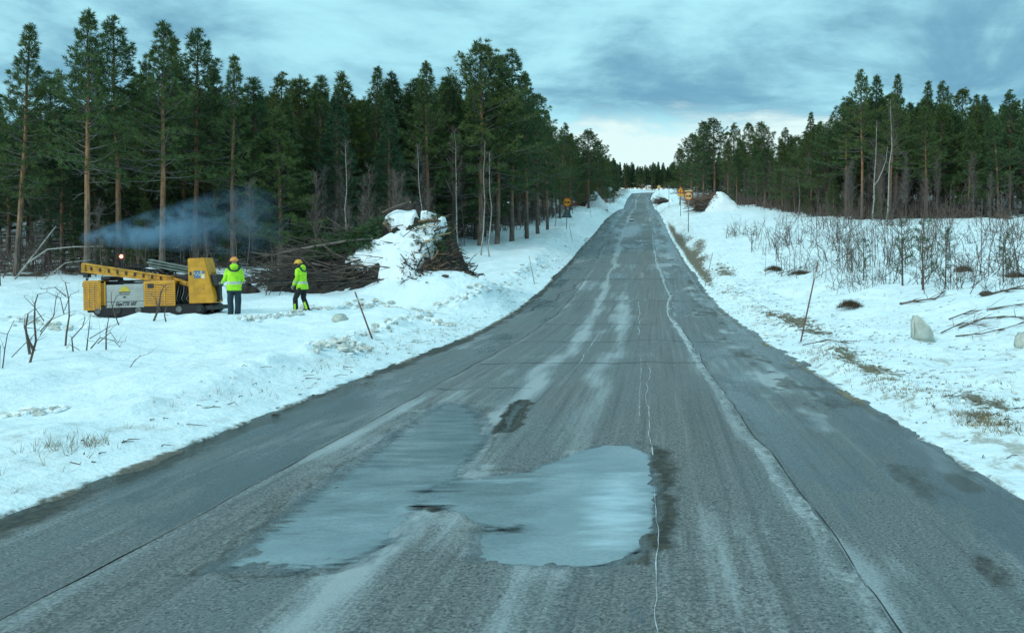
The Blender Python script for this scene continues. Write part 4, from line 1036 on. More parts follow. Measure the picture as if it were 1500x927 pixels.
# ------------------------------------------------------------------ DRILL RIG
rd = 26.35; rx0 = at(119.5, rd - .72); rz0 = gz(rx0 + 2.1, rd) - .03
rig = thing('drill_rig', 'yellow and grey tracked drill rig with sloping boom standing in the snow', 'drill rig', (rx0, rd, rz0))
rig.rotation_euler = (0, R(-1.2), R(3)); rig.scale = (.955, .955, .97)
K = .97 / 274.6 * (rd / 25.2)
def ru(u): return (u - 135) * .00371
def rv(v): return (590 - v) * .00371
def grille(name, u0, u1, v0, v1, y0, y1, slats, bars, side=False):
    a = Acc(); x0, x1, z0, z1 = ru(u0), ru(u1), rv(v1), rv(v0); f = .045
    a.box(x0, x1, y0, y0 + .05, z1 - f, z1, bev=.006); a.box(x0, x1, y0, y0 + .05, z0, z0 + f, bev=.006)
    a.box(x0, x0 + f, y0, y0 + .05, z0 + f, z1 - f, bev=.006); a.box(x1 - f, x1, y0, y0 + .05, z0 + f, z1 - f, bev=.006)
    for i in range(slats):
        z = z0 + f + (z1 - z0 - 2 * f) * (i + .5) / slats; h = (z1 - z0 - 2 * f) / slats * .30
        M = Matrix.Translation((0, y0 + .025, z)) @ Matrix.Rotation(R(-28), 4, 'X')
        a.box(x0 + f, x1 - f, -.022, .022, -h, h, M=M)
    for i in range(bars):
        x = x0 + (x1 - x0) * (i + 1) / (bars + 1); a.box(x - .018, x + .018, y0 - .004, y0 + .03, z0 + f, z1 - f)
    g = part(name, a, M_yel, rig)
    b = Acc(); b.box(x0 + .01, x1 - .01, y0 + .07, y1, z0 + .01, z1 - .01, bev=.02); part('radiator_box', b, M_dark, g)
    c = Acc(); c.box(x0, x1, y0, y1 + .02, z1 + .002, z1 + .03, bev=.01); c.box(x0 - .02, x0 - .001, y0 + .02, y1, z0, z1, bev=.005); part('cover_plate', c, M_yel, g)
    return g
grille('radiator_grille', 138, 272, 287, 540, -.72, .68, 14, 2)
a = Acc()      # the corner piece angled away
M = Matrix.Translation((ru(272), -.72, 0)) @ Matrix.Rotation(R(14), 4, 'Z')
a.box(.003, .05, 0, .04, rv(540), rv(285), M=M, bev=.005); a.box(.15, .185, 0, .04, rv(532), rv(292), M=M, bev=.005)
for i in range(13): a.box(.05, .15, .01, .03, rv(535) + .066 * i + .02, rv(535) + .066 * i + .048, M=M)
part('corner_grille', a, M_yel, rig)
grille('engine_grille', 657, 925, 303, 515, -.72, .66, 12, 2)
a = Acc(); a.box(ru(660), ru(925), -.722, -.60, rv(300) - .08, rv(300), bev=.01); a.box(ru(690), ru(745), -.728, -.70, rv(355), rv(318), m=1); part('grille_header', a, [M_yel, M_dark], rig)
a = Acc(); a.box(ru(328), ru(655), -.71, .62, rv(522), rv(322), bev=.012); side = part('side_panel', a, M_greyp, rig)
a = Acc(); a.box(ru(330), ru(653), -.714, -.709, rv(470), rv(466)); a.box(ru(332), ru(335), -.7145, -.709, rv(518), rv(324)); part('panel_seam', a, M_dark, side)
a = Acc(); Y0 = -.716
def poly_plate(a, pts, y0, y1, m=0):
    n = len(pts); V = [(p[0], y0, p[1]) for p in pts] + [(p[0], y1, p[1]) for p in pts]
    a.add(V, [(i, (i + 1) % n, (i + 1) % n + n, i + n) for i in range(n)], [(0, i, i + 1) for i in range(1, n - 1)] + [(n, n + i + 1, n + i) for i in range(1, n - 1)], m)
poly_plate(a, [(ru(440), rv(383)), (ru(537), rv(383)), (ru(522), rv(350)), (ru(500), rv(335)), (ru(482), rv(335)), (ru(462), rv(352))], Y0 - .003, Y0 + .004, 0)
a.box(ru(440), ru(540), Y0 - .004, Y0 + .004, rv(392), rv(386), m=1)
a.box(ru(450), ru(532), Y0 - .004, Y0 + .004, rv(410), rv(404), m=1)
poly_plate(a, [(ru(474), rv(436)), (ru(480), rv(425)), (ru(497), rv(425)), (ru(505), rv(436)), (ru(496), rv(431)), (ru(483), rv(431))], Y0 - .003, Y0 + .004, 1)
part('emblem', a, [M_gold, M_ink], side)
tcu = bpy.data.curves.new('t', 'FONT'); tcu.body = 'GuuTTE 107'; tcu.size = .155; tcu.shear = .35; tcu.extrude = .002; tcu.offset = .004
to = bpy.data.objects.new('t', tcu); C.objects.link(to); bpy.context.view_layer.update()
tm = bpy.data.meshes.new_from_object(to.evaluated_get(bpy.context.evaluated_depsgraph_get())); bpy.data.objects.remove(to)
for v in tm.vertices: v.co = (v.co.x * .80, 0 - v.co.z, v.co.y)
tm.materials.clear(); tm.materials.append(M_ink)
link('lettering', tm, side, (ru(410), -.718, rv(503)))
a = Acc(); a.box(ru(150), ru(1240), -.62, .62, rv(560), rv(526), bev=.02); a.box(ru(930), ru(1040), -.35, .5, rv(525), rv(350), bev=.03)
a.box(ru(650), ru(660), -.6, .6, rv(522), rv(330)); part('chassis', a, M_dark, rig)
def track(y0, y1):
    a = Acc(); zc = .155; r = .15; x0, x1 = ru(230) + .1, ru(1130)
    outl = [(x1 + r * math.sin(t), zc + r * math.cos(t)) for t in np.linspace(0, math.pi, 9)] + [(x0 - r * math.sin(t), zc - r * math.cos(t)) for t in np.linspace(0, math.pi, 9)]
    rings = [[(x, y, z) for x, z in outl] for y in (y0, y1)]
    a.loft(rings)
    for i in range(34):
        x = x0 + (x1 - x0) * i / 33
        for z in (zc - r - .02, zc + r): a.box(x - .03, x + .03, y0 - .01, y1 + .01, z, z + .02)
    t = part('track', a, M_rub, rig)
    for i in range(6):
        w = Acc(); x = x0 + (x1 - x0) * i / 5; th = np.arange(14) * 2 * np.pi / 14
        w.loft([np.stack([x + q * np.cos(th), np.full(14, yy), zc + q * np.sin(th)], -1) for yy, q in ((y0 - .03, .04), (y0 - .035, .08), (y0 - .02, .10), (y0 + .02, .11))])
        part('road_wheel', w, M_dark if i % 2 else M_steel, t)
track(-.70, -.40); track(.40, .70)
# control cabinet, wide at the foot, leaning front
a = Acc(); y0, y1 = -.70, -.12
prof = [(ru(1042), rv(500)), (ru(1262), rv(498)), (ru(1268), rv(478)), (ru(1252), rv(400)), (ru(1205), rv(190)), (ru(1182), rv(104)), (ru(1172), rv(100)), (ru(1037), rv(104)), (ru(1036), rv(120))]
import bmesh
bm = bmesh.new(); vs = [bm.verts.new((x, y0, z)) for x, z in prof]; f = bm.faces.new(vs)
ex = bmesh.ops.extrude_face_region(bm, geom=[f]); bmesh.ops.translate(bm, verts=[v for v in ex['geom'] if isinstance(v, bmesh.types.BMVert)], vec=(0, y1 - y0, 0))
bmesh.ops.recalc_face_normals(bm, faces=bm.faces[:]); bmesh.ops.bevel(bm, geom=bm.edges[:], offset=.014, segments=2, affect='EDGES'); a.bm(bm)
cab = part('control_cabinet', a, M_yel, rig)
a = Acc(); Y1 = -.706
for (u0, v0, u1, v1) in ((1085, 290, 1108, 378), (1108, 370, 1180, 383), (1172, 340, 1180, 372)): a.box(ru(u0) if u1 - u0 > 30 else ru(u0), ru(u0) + (.012 if u1 - u0 < 30 else (u1 - u0) * .00371), Y1, Y1 + .008, rv(v1), rv(v0) if u1 - u0 < 30 else rv(v0) , m=0)
a.box(ru(1045), ru(1250), Y1, Y1 + .008, rv(415), rv(412)); part('door_outline', a, M_yel2, cab)
a = Acc(); a.box(ru(1088), ru(1145), Y1 - .003, Y1 + .01, rv(278), rv(212), m=0); a.box(ru(1150), ru(1156), Y1 - .003, Y1 + .01, rv(278), rv(214), m=1); a.box(ru(1160), ru(1182), Y1 - .003, Y1 + .01, rv(240), rv(216), m=0); a.box(ru(1158), ru(1184), Y1 - .004, Y1 + .01, rv(282), rv(244), m=2)
for i in range(4): a.box(ru(1093) + i * .05, ru(1093) + i * .05 + .03, Y1 - .006, Y1, rv(240) - (i % 2) * .06, rv(240) - (i % 2) * .06 + .035, m=1)
part('notice', a, [M_stickb, M_white, mat('cream_print', (.75, .6, .4), .5, var=0)], cab)
a = Acc(); a.box(ru(1053), ru(1068), Y1 - .01, Y1 + .01, rv(252), rv(222), bev=.004); part('handle', a, M_dark, cab)
a = Acc(); a.box(ru(1222), ru(1285), -.62, -.2, rv(350), rv(248), bev=.02); a.box(ru(1252), ru(1284), -.5, -.3, rv(480), rv(350), bev=.02)
for i in range(5): a.tube([(ru(1235) + .03 * i, -.6 + .07 * i, rv(250)), (ru(1235) + .03 * i, -.6 + .07 * i, rv(250) + .08)], .012, 6)
part('control_panel', a, M_dark, rig)
a = Acc(); a.tube([(ru(1200), -.55, rv(505)), (ru(1245), -.6, rv(520)), (ru(1235), -.6, rv(545)), (ru(1180), -.55, rv(540))], .018, 6); a.tube([(ru(1150), -.5, rv(510)), (ru(1190), -.6, rv(540)), (ru(1240), -.6, rv(570)), (ru(1200), -.5, rv(580))], .02, 6); a.ball((ru(1277), -.55, rv(480)), .045)
part('hose', a, M_rub, rig)
# boom
a = Acc()
def beam(a, p0, p1, w, h0, h1, m=0, bev=.012):
    p0, p1 = np.array(p0), np.array(p1); d = p1 - p0; up = np.array([0, 0, 1.]); rt_ = np.cross(d, up); rt_ /= np.linalg.norm(rt_); up = np.cross(rt_, d); up /= np.linalg.norm(up)
    a.loft([[p + rt_ * w * sx / 2 + up * h * sz / 2 for sx, sz in ((-1, -1), (1, -1), (1, 1), (-1, 1))] for p, h in ((p0, h0), (p1, h1))], m)
beam(a, (ru(90), -.35, rv(166)), (ru(860), -.35, rv(285)), .20, .20, .22)
beam(a, (ru(92), -.47, rv(128)), (ru(860), -.47, rv(262)), .05, .05, .05); beam(a, (ru(92), -.47, rv(200)), (ru(860), -.47, rv(312)), .05, .045, .05)
beam(a, (ru(850), -.35, rv(283)), (ru(1035), -.30, rv(345)), .16, .16, .14)
a.box(ru(84), ru(118), -.50, -.18, rv(205), rv(128), bev=.02); 
for i in range(9):
    x = 160 + i * 75; a.box(ru(x), ru(x) + .05, -.475, -.462, rv(192 + i * 11.5), rv(162 + i * 11.5), m=1)  # dark plates stand in for the shaded holes along the boom
a.box(ru(88), ru(135), -.44, -.26, rv(252), rv(205), bev=.02, m=1); boom = part('boom', a, [M_yel2, M_dark], rig)
for k_ in range(5):
    a = Acc(); r0 = np.random.default_rng(60 + k_); u0 = 930 + 22 * k_
    a.tube([(ru(u0), -.5, rv(340)), (ru(u0 + 12), -.66 + .03 * k_, rv(400)), (ru(u0 - 8), -.62, rv(455)), (ru(u0 + 18), -.55, rv(512))], .017, 7); part('hose', a, M_rub if k_ % 2 else M_steel, rig, True)
# drill rods and hoses lying on top, with old snow
a = Acc(); r_ = np.random.default_rng(5)
for i in range(16):
    yy = -.25 + .07 * (i % 7) + r_.normal(0, .01); zo = .075 * (i // 7) + r_.normal(0, .02); du = r_.uniform(-25, 25)
    a.tube([(ru(640 + du), yy, rv(150) + zo), (ru(850), yy, rv(190) + zo - .02), (ru(1032), yy, rv(235) + zo)], .036, 8)
part('drill_rod', a, M_rod, rig)
a = Acc()
for i in range(11):
    u0 = r_.uniform(390, 620); pts = [(ru(u0 + k * r_.uniform(60, 90)), -.3 + .06 * i + r_.normal(0, .03), rv(170 + k * 20) + r_.normal(0, .05) + (.10 if 0 < k < 4 else 0)) for k in range(6)]
    a.tube(pts, .022, 6)
for i in range(5):
    th = np.linspace(0, 6.28, 18); c0 = (ru(450 + i * 14), -.1 + .05 * i, rv(190)); a.tube(np.stack([c0[0] + .17 * np.cos(th), c0[1] + .0 * th, c0[2] + .10 * np.sin(th)], -1), .018, 6)
part('hose_bundle', a, M_rub, rig)
a = Acc(); a.box(ru(235), ru(320), -.4, .3, rv(287) + .03, rv(255) + .03, bev=.03); a.box(ru(345), ru(560), -.2, .5, rv(318), rv(283), bev=.03); a.box(ru(560), ru(1030), -.2, .5, rv(303), rv(240), bev=.05); a.tube([(ru(355), -.1, rv(290)), (ru(355), -.1, rv(200))], .05, 10); part('engine_top', a, M_dark, rig)
a = Acc(); a.ball((ru(650), -.05, rv(185)), (.38, .18, .05)); a.ball((ru(560), -.1, rv(300)), (.30, .2, .04)); a.ball((ru(460), .0, rv(205)), (.14, .1, .035)); a.ball((ru(840), .0, rv(175)), (.2, .1, .03))
part('snow_patch', a, M_snowcap, rig, smooth=True)
a = Acc(); a.box(ru(80), ru(134), -.45, .45, rv(345), rv(290), bev=.05); a.box(ru(96), ru(134), -.5, .3, rv(400), rv(345), bev=.04); a.tube([(ru(100), -.3, rv(300)), (ru(100), -.3, rv(255))], .03, 8); part('winch', a, M_dark, rig)
a = Acc(); a.tube([(ru(330), .2, rv(290)), (ru(330), .2, rv(95))], .028, 8); post = part('lamp_post', a, M_dark, rig)
a = Acc(); a.ball((0, 0, 0), (.052, .052, .055)); b = part('lamp_glass', a, M_lamp, post, smooth=True); b.location = (ru(331), .17, rv(70))
a = Acc(); th = np.arange(18) * 2 * np.pi / 18
a.loft([np.stack([ru(329) + q * np.cos(th), np.full(18, yy), rv(72) + q * np.sin(th)], -1) for yy, q in ((.17, .075), (.17, .10), (.24, .10), (.26, .06))]); part('lamp_rim', a, M_redl, post, smooth=True)

# ------------------------------------------------------------------ PEOPLE
def skin_body(name, V, E, Rd, root, m):
    me = bpy.data.meshes.new(name); me.from_pydata([tuple(v) for v in V], E, []); o = bpy.data.objects.new(name, me); C.objects.link(o)
    sm = o.modifiers.new('skin', 'SKIN'); sm.use_smooth_shade = True; o.modifiers.new('sub', 'SUBSURF').levels = 2
    for i, r_ in enumerate(Rd):
        sv = me.skin_vertices[0].data[i]; sv.radius = r_ if isinstance(r_, tuple) else (r_, r_); sv.use_root = (i == root)
    bpy.context.view_layer.update()
    nm = bpy.data.meshes.new_from_object(o.evaluated_get(bpy.context.evaluated_depsgraph_get())); nm.name = name
    bpy.data.objects.remove(o); nm.materials.clear(); nm.materials.append(m)
    nm.polygons.foreach_set('use_smooth', [True] * len(nm.polygons)); return nm
def ell(c, rx, ry, n=20, tilt=0.0, sq=1.0):
    th = np.arange(n) * 2 * np.pi / n; cx = np.sign(np.cos(th)) * np.abs(np.cos(th)) ** sq; sy = np.sign(np.sin(th)) * np.abs(np.sin(th)) ** sq
    return np.stack([c[0] + rx * cx, c[1] + ry * sy, c[2] + tilt * ry * sy], -1)
def worker(loc, rz, J, label, hat, trous, gaiter=None, lean=0.0, ear=True, hood=True):
    V = [J['pelvis'], J['waist'], J['chest'], J['neck'], J['head'], J['crown']]; Rd = [(.14, .11), (.13, .10), (.15, .11), .055, (.082, .098), (.06, .075)]; E = [(0, 1), (1, 2), (2, 3), (3, 4), (4, 5)]
    for sd in ('l', 'r'):
        k = len(V); V += [J['sh' + sd], J['el' + sd], J['wr' + sd], J['ha' + sd]]; Rd += [.062, .048, .032, .036]; E += [(2, k), (k, k + 1), (k + 1, k + 2), (k + 2, k + 3)]
        k = len(V); V += [J['hi' + sd], J['kn' + sd], J['an' + sd], J['to' + sd]]; Rd += [.09, .062, .042, .035]; E += [(0, k), (k, k + 1), (k + 1, k + 2), (k + 2, k + 3)]
    bmsh = skin_body('person', V, E, Rd, 0, M_skin)
    o = link('person', bmsh, loc=loc); o.rotation_euler = (0, 0, rz); tag(o, label, 'person')
    hd = np.array(J['head']); a = Acc(); a.ball(hd + [0, .098, -.005], (.014, .022, .022)); 
    for s in (-1, 1): a.ball(hd + [s * .082, .0, 0], (.012, .022, .032))
    part('face', a, M_skin, o, True)
    a = Acc()
    for s in (-1, 1): a.ball(hd + [s * .032, .090, .022], (.012, .008, .009))
    part('eye', a, M_ink, o, True)
    r = np.random.default_rng(int(abs(loc[0] * 10)))
    # jacket: torso with wrinkled rings plus sleeves
    pe, wa, ch, nk = [np.array(J[k]) for k in ('pelvis', 'waist', 'chest', 'neck')]
    a = Acc(); zs = np.linspace(0, 1, 15); rings = []; mi = []
    hem = pe + [0, 0, -.13]
    keys = [0, .25, .5, .72, .88, .97, 1]; path = np.array([hem, pe + [0, 0, .04], wa, ch + [0, 0, -.02], ch + [0, 0, .13], ch + [0, .0, .19], nk + [0, 0, .0]])
    rxk = [.215, .205, .190, .200, .195, .14, .080]; ryk = [.165, .160, .150, .165, .145, .12, .085]
    for t in zs:
        c = np.array([np.interp(t, keys, path[:, i]) for i in range(3)]); k = 1 + r.normal(0, .022)
        rings.append(ell(c, np.interp(t, keys, rxk) * k, np.interp(t, keys, ryk) * k, 24, sq=.85))
    rings = np.array(rings); rings[:, :, :2] += fbm(rings[:, :, 2] * 9 + rings[:, :, 0] * 6, rings[:, :, 1] * 7, 3, 8)[:, :, None] * .035
    a.loft(rings, [0, 0, 0, 0, 1, 1, 0, 0, 0, 0, 0, 0, 0, 0])
    for s in ('l', 'r'):
        sh, e, w = [np.array(J[k + s]) for k in ('sh', 'el', 'wr')]; c = ch + (sh - ch) * .55 + [0, 0, .02]
        P_ = [c, sh + [0, 0, .01], sh * .5 + e * .5, e * 1.0, e * .65 + w * .35, e * .45 + w * .55, e * .08 + w * .92, w]
        b = Acc(); b.tube(P_, [.08, .082, .074, .068, .064, .061, .055, .048], 12); q = np.concatenate(b.v); q = q + (fbm(q[:, 2] * 14, q[:, 0] * 9 + q[:, 1] * 9, 2, 5) * .02)[:, None]; band = np.repeat([0, 0, 0, 0, 1, 0, 0], 12)
        a.add(q, b.q[0], b.t[0]); a.qm[-1] = band
    part('jacket', a, [M_hiv, M_refl], o, True)
    if hood:
        a = Acc(); c = ch + [0, -.11, .155]; th = np.linspace(-.3, math.pi + .3, 12)
        a.tube(np.stack([c[0] + .155 * np.cos(th), c[1] - .05 * np.sin(th) + .02, c[2] + .03 - .12 * np.sin(th)], -1), np.concatenate([[.02], np.full(10, .032), [.02]]), 8, m=1)
        a.ball(c + [0, .03, .04], (.125, .07, .105)); part('hood', a, [M_hiv, M_hgreen], o, True)
    # trousers
    a = Acc(); rings = [ell(pe + [0, 0, dz], rx, ry, 20) for dz, rx, ry in ((-.20, .17, .125), (-.05, .195, .14), (.06, .185, .13))]; a.loft(rings)
    for s, sx in (('l', -1), ('r', 1)):
        h, kn, an = [np.array(J[k + s]) for k in ('hi', 'kn', 'an')]
        P_ = [h + [0, 0, .05], h + [0, 0, -.10], h * .5 + kn * .5, kn, kn * .55 + an * .45, kn * .15 + an * .85, an + [0, 0, -.02]]
        b = Acc(); b.tube(P_, [.10, .112, .10, .086, .083, .080, .082], 14); q = np.concatenate(b.v); q = q + (fbm(q[:, 2] * 12, q[:, 0] * 9 + q[:, 1] * 9, 2, 15) * .028)[:, None]
        a.add(q, b.q[0], b.t[0])
        if gaiter:
            mm = np.zeros((6, 14), int); ph = np.arange(14)
            for ri in gaiter['rows']: mm[ri] = [1 if (i in gaiter['cols']) else 0 for i in ph]
            a.qm[-1] = mm.ravel()
    part('trousers', a, [trous, M_hiv], o, True)
    for s in ('l', 'r'):
        an, to = np.array(J['an' + s]), np.array(J['to' + s]); a = Acc(); dv = (to - an); dv[2] = 0; dv = dv / np.linalg.norm(dv); sd_ = np.array([-dv[1], dv[0], 0])
        rings = []
        for f, w, h in ((-.10, .035, .05), (-.07, .048, .08), (.0, .052, .12), (.07, .05, .09), (.15, .048, .07), (.19, .03, .045)):
            c = an + dv * f; c[2] = an[2] - .075 + h / 2; th = np.arange(12) * 2 * np.pi / 12; rings.append([c + sd_ * w * math.cos(t) + np.array([0, 0, h / 2 * math.sin(t)]) for t in th])
        a.loft(rings); part('boot', a, M_black, o, True)
        w, hnd = np.array(J['wr' + s]), np.array(J['ha' + s]); a = Acc(); dv = hnd - w; L = np.linalg.norm(dv) + 1e-6; dv /= L
        sd_ = np.cross(dv, [0, 0, 1.]); sd_ = sd_ / (np.linalg.norm(sd_) + 1e-6); dn = np.cross(sd_, dv)
        a.loft([[w + dv * f + sd_ * ww * math.cos(t) + dn * .022 * math.sin(t) for t in np.arange(10) * .6283] for f, ww in ((-.03, .034), (.03, .036), (.075, .044), (.10, .042))])
        for i, (o_, fl) in enumerate(((-.032, .062), (-.011, .074), (.011, .078), (.032, .068))):
            b0 = w + dv * .095 + sd_ * o_; b1 = b0 + dv * fl * .5 - dn * .012; b2 = b1 + dv * fl * .28 - dn * .035; a.tube([b0 - dv * .01, b1, b2], [.012, .011, .009], 7)
        b0 = w + dv * .03 - sd_ * .035; a.tube([b0, b0 + dv * .03 - sd_ * .028, b0 + dv * .065 - sd_ * .032 - dn * .01], [.013, .012, .010], 7)
        part('glove', a, M_glove, o, True)
    # helmet with ear defenders
    a = Acc(); rings = []
    for ph in np.linspace(0, 1.5, 8): rings.append(ell(hd + [0, -.004, .035 + .125 * math.sin(ph)], .118 * math.cos(ph) + .002, .138 * math.cos(ph) + .002, 20))
    rings = [ell(hd + [0, .015, .028], .135, .168, 20), ell(hd + [0, .01, .036], .128, .150, 20)] + rings; a.loft(rings)
    for s in (-1, 0, 1): a.tube([hd + [s * .04, -.12, .08], hd + [s * .04, -.07, .148], hd + [s * .04, .0, .166], hd + [s * .04, .07, .142]], .009, 6)
    hm = part('helmet', a, hat, o, True)
    a = Acc()
    for s in (-1, 1): a.ball(hd + [s * .112, 0, -.01], (.028, .038, .05)); a.tube([hd + [s * .115, 0, .03], hd + [s * .128, 0, .08]], .008, 6)
    part('ear_defender', a, M_black, hm, True)
    a = Acc(); a.tube([hd + [0, -.02, -.06], nk + [0, -.005, .02], nk + [0, 0, -.05]], [.088, .085, .10], 14); part('collar', a, M_black, o, True)
    return o
J1 = dict(pelvis=(0, 0, .92), waist=(0, .01, 1.12), chest=(0, .02, 1.33), neck=(0, .03, 1.52), head=(0, .055, 1.67), crown=(0, .05, 1.76),
          shl=(-.17, .02, 1.41), ell=(-.25, .06, 1.14), wrl=(-.33, .26, 1.04), hal=(-.37, .34, 1.03), shr=(.17, .02, 1.41), elr=(.235, .03, 1.13), wrr=(.17, .26, 1.04), har=(.13, .34, 1.03),
          hil=(-.10, 0, .86), knl=(-.10, .03, .48), anl=(-.09, -.01, .08), tol=(-.10, .12, .04), hir=(.10, 0, .86), knr=(.11, .03, .48), anr=(.10, .02, .08), tor=(.12, .15, .04))
d1 = 25.4; x1 = at(343, d1)
worker((x1, d1, gz(x1, d1) - .06), R(26), J1, 'worker seen from behind in hi-vis jacket and orange helmet at the rig controls', M_orange, M_navy, gaiter=dict(rows=[4, 5], cols=[7, 8]))
J2 = dict(pelvis=(0, 0, .90), waist=(0, .04, 1.08), chest=(0, .06, 1.33), neck=(0, .10, 1.51), head=(0, .165, 1.64), crown=(0, .165, 1.73),
          shl=(-.17, .07, 1.41), ell=(-.23, .06, 1.14), wrl=(-.20, .20, .93), hal=(-.19, .25, .85), shr=(.17, .07, 1.41), elr=(.25, .12, 1.12), wrr=(.21, .27, .96), har=(.20, .33, .88),
          hil=(-.10, 0, .84), knl=(-.11, .20, .46), anl=(-.12, .17, .03), tol=(-.13, .30, -.01), hir=(.10, 0, .84), knr=(.11, .04, .48), anr=(.11, -.12, .10), tor=(.11, .02, .07))
d2 = dist_for(441, 457); d2 = min(max(d2, 28.5), 31.5); x2 = at(443, d2)
worker((x2, d2, gz(x2, d2) - .04), R(78), J2, 'worker in profile with yellow helmet looking down, walking before the brush pile', M_yelh, M_black, gaiter=dict(rows=[4, 5], cols=[2, 3]))

# ------------------------------------------------------------------ BRUSH PILE
M_core = mat('dark_packed_brushwood', (.032, .026, .020), .95, var=.6, vscale=3, bump=.8, bscale=12)
pd_ = 34.2; bx0, bx1 = at(385, pd_), at(680, pd_); bxc = at(560, pd_)
pz = gz(bxc, pd_ - 1)
bp = thing('brush_pile', 'large pile of cut branches and green boughs half covered by snow', 'brush pile', (bxc, pd_, pz))
kk = pd_ / 1200.0
_sx = np.array([375, 395, 425, 450, 480, 510, 540, 565, 590, 610, 630, 645, 656, 668, 682]); _sy = np.array([415, 390, 374, 358, 342, 328, 318, 308, 305, 307, 312, 326, 345, 375, 408])
_lx = (_sx - 560) * kk; _lz = (412 - _sy) * kk
def pile_h(x, y):      # local metres
    s = np.interp(x, _lx, _lz, left=-.3, right=-.3); yc = 1.6; wy = 3.3 - .9 * ss(640, 675, x / kk + 560)
    q = np.clip(1 - np.abs(y - yc) / wy, 0, 1) ** .85
    return s * q - .35 * (q < .02)
gx, gy = np.meshgrid(np.arange(_lx[0] - .1, _lx[-1] + .1, .05), np.arange(-1.9, 5.1, .05))
hz = pile_h(gx, gy); 
core = hz - .34 + fbm(gx * 2.2, gy * 2.2, 4, 7) * .45 * (hz > 0)
part_me = grid_mesh('pile_core', gx, gy, core, M_core); link('core', part_me, bp)
pxl = gx / kk + 560
front = (gy < 1.7)
rowl = 412 - hz / kk
m_ = fbm(gx * .8, gy * .8, 4, 33) * 1.1
line1 = 331 + (600 - pxl) * .50                       # upper lip of the big snow sheet, falling to the left
lip = ss(line1 - 3, line1 + 3, rowl + m_ * 11) * ss(505, 530, pxl) 
under = ss(372, 382, rowl + m_ * 6) * (pxl < 575 + m_ * 18)      # dark mouth under the sheet
ridge2 = np.exp(-((rowl - 368 - (540 - pxl) * .10) / 3.5) ** 2) * (pxl > 500) * (pxl < 585)
right = 1 - ss(624, 636, pxl + m_ * 9 + (rowl - 340) * .12)
mask = lip * (1 - under) * right
mask = mask * (1 - .9 * np.exp(-((rowl - 357 - (560 - pxl) * .12) / 2.6) ** 2) * (pxl > 530) * (pxl < 590) * (m_ > -.3))
mask = mask * (1 - .9 * ridge2)
foot = (rowl > 378) & (pxl > 575 + m_ * 18) & (pxl < 650); mask = np.maximum(mask, foot * right)
for (rr0, sl0, a0_, a1_) in ((337, .1, 590, 640), (345, .06, 565, 640), (356, -.10, 555, 612), (369, .12, 590, 650), (384, .05, 570, 622)):
    mask = mask * (1 - .95 * np.exp(-((rowl - rr0 - (pxl - 600) * sl0 + m_ * 5) / 2.6) ** 2) * (pxl > a0_) * (pxl < a1_) * (fbm(gx * 1.5, gy * .5 + rr0, 2, 55) > -.08))
cap = (rowl < 320 + m_ * 5) & (pxl > 548 + m_ * 5) & (pxl < 594); cap2 = (rowl < 312 + m_ * 5) & (pxl > 600) & (pxl < 637)
mask = np.maximum(mask, np.where(cap | cap2, 1.0, 0))
mask = mask * (hz > .02)
sn = hz + .13 * np.clip(mask * 2 - .6, -1.2, .6) + fbm(gx * 1.3, gy * 1.3, 4, 37) * .17 - .12 * (mask < .15)
sn = np.where(mask < .05, core - .25, sn)
me = grid_mesh('snow_cover', gx, gy, sn, M_snowcap); link('snow_cover', me, bp)
# sticks
r_ = np.random.default_rng(17); sA = Acc(); lA = Acc(); nA = Acc(); ct = []; cd = []
def stick(a, c, az, e, L, rad, m=0, bend=.12, twig=3):
    dv = np.array([math.cos(az) * math.cos(e), math.sin(az) * math.cos(e), math.sin(e)]); n = 6; P_ = [np.array(c, float)]
    for k in range(n - 1):
        dv = dv + r_.normal(0, bend, 3); dv /= np.linalg.norm(dv); P_.append(P_[-1] + dv * L / (n - 1))
    a.tube(P_, np.linspace(rad, rad * .35, n), 5, m=m)
    for k in range(twig):
        j = r_.integers(1, n - 1); d2_ = dv + r_.normal(0, .55, 3); d2_ /= np.linalg.norm(d2_); l = L * r_.uniform(.12, .35); a.tube([P_[j], P_[j] + d2_ * l * .5, P_[j] + (d2_ + r_.normal(0, .2, 3)) * l], [rad * .4, rad * .3, rad * .12], 4, m=m, cap=False)
    return P_
for i in range(1150):
    x = r_.uniform(_lx[0], _lx[-1]); y = r_.uniform(-1.6, 2.4); h = float(pile_h(np.array(x), np.array(y)))
    if h < .05: continue
    p = x / kk + 560; f = r_.uniform(.15, 1.0) if y < 1 else r_.uniform(.6, 1)
    if p > 540 and p < 622 and r_.random() < .45: continue
    if p < 560 and r_.random() < .85: stick(sA, (x + r_.uniform(0, 1.2), y, h * f), math.pi + r_.normal(0, .35), r_.normal(-.06, .14), r_.uniform(1.0, 3.4) * (.55 if p < 440 else 1), r_.uniform(.012, .04), m=r_.integers(0, 2))
    elif p > 615 and r_.random() < .9: stick(sA, (x - .4, y, h * f), r_.normal(-.3, .9), r_.normal(-.1, .35), r_.uniform(.4, 1.1), r_.uniform(.015, .045), m=r_.integers(0, 3), twig=4)
    elif h * f > h * .9: stick(sA, (x, y, h * f - .05), r_.uniform(0, 6.28), r_.normal(0, .2), r_.uniform(.4, 1.4), r_.uniform(.01, .025), m=0)
for i in range(620):
    p = r_.uniform(612, 682); x = (p - 560) * kk; y = r_.uniform(-1.9, 2.0); h = float(pile_h(np.array(x), np.array(y)))
    if h < .02: continue
    f = r_.uniform(.35, 1.05); stick(sA, (x - .25, y - .1, h * f), r_.normal(-.6, 1.0), r_.normal(-.05, .4), r_.uniform(.3, .9), r_.uniform(.014, .05), m=int(r_.choice([0, 0, 1, 2, 3], p=[.3, .3, .2, .12, .08])), twig=3)
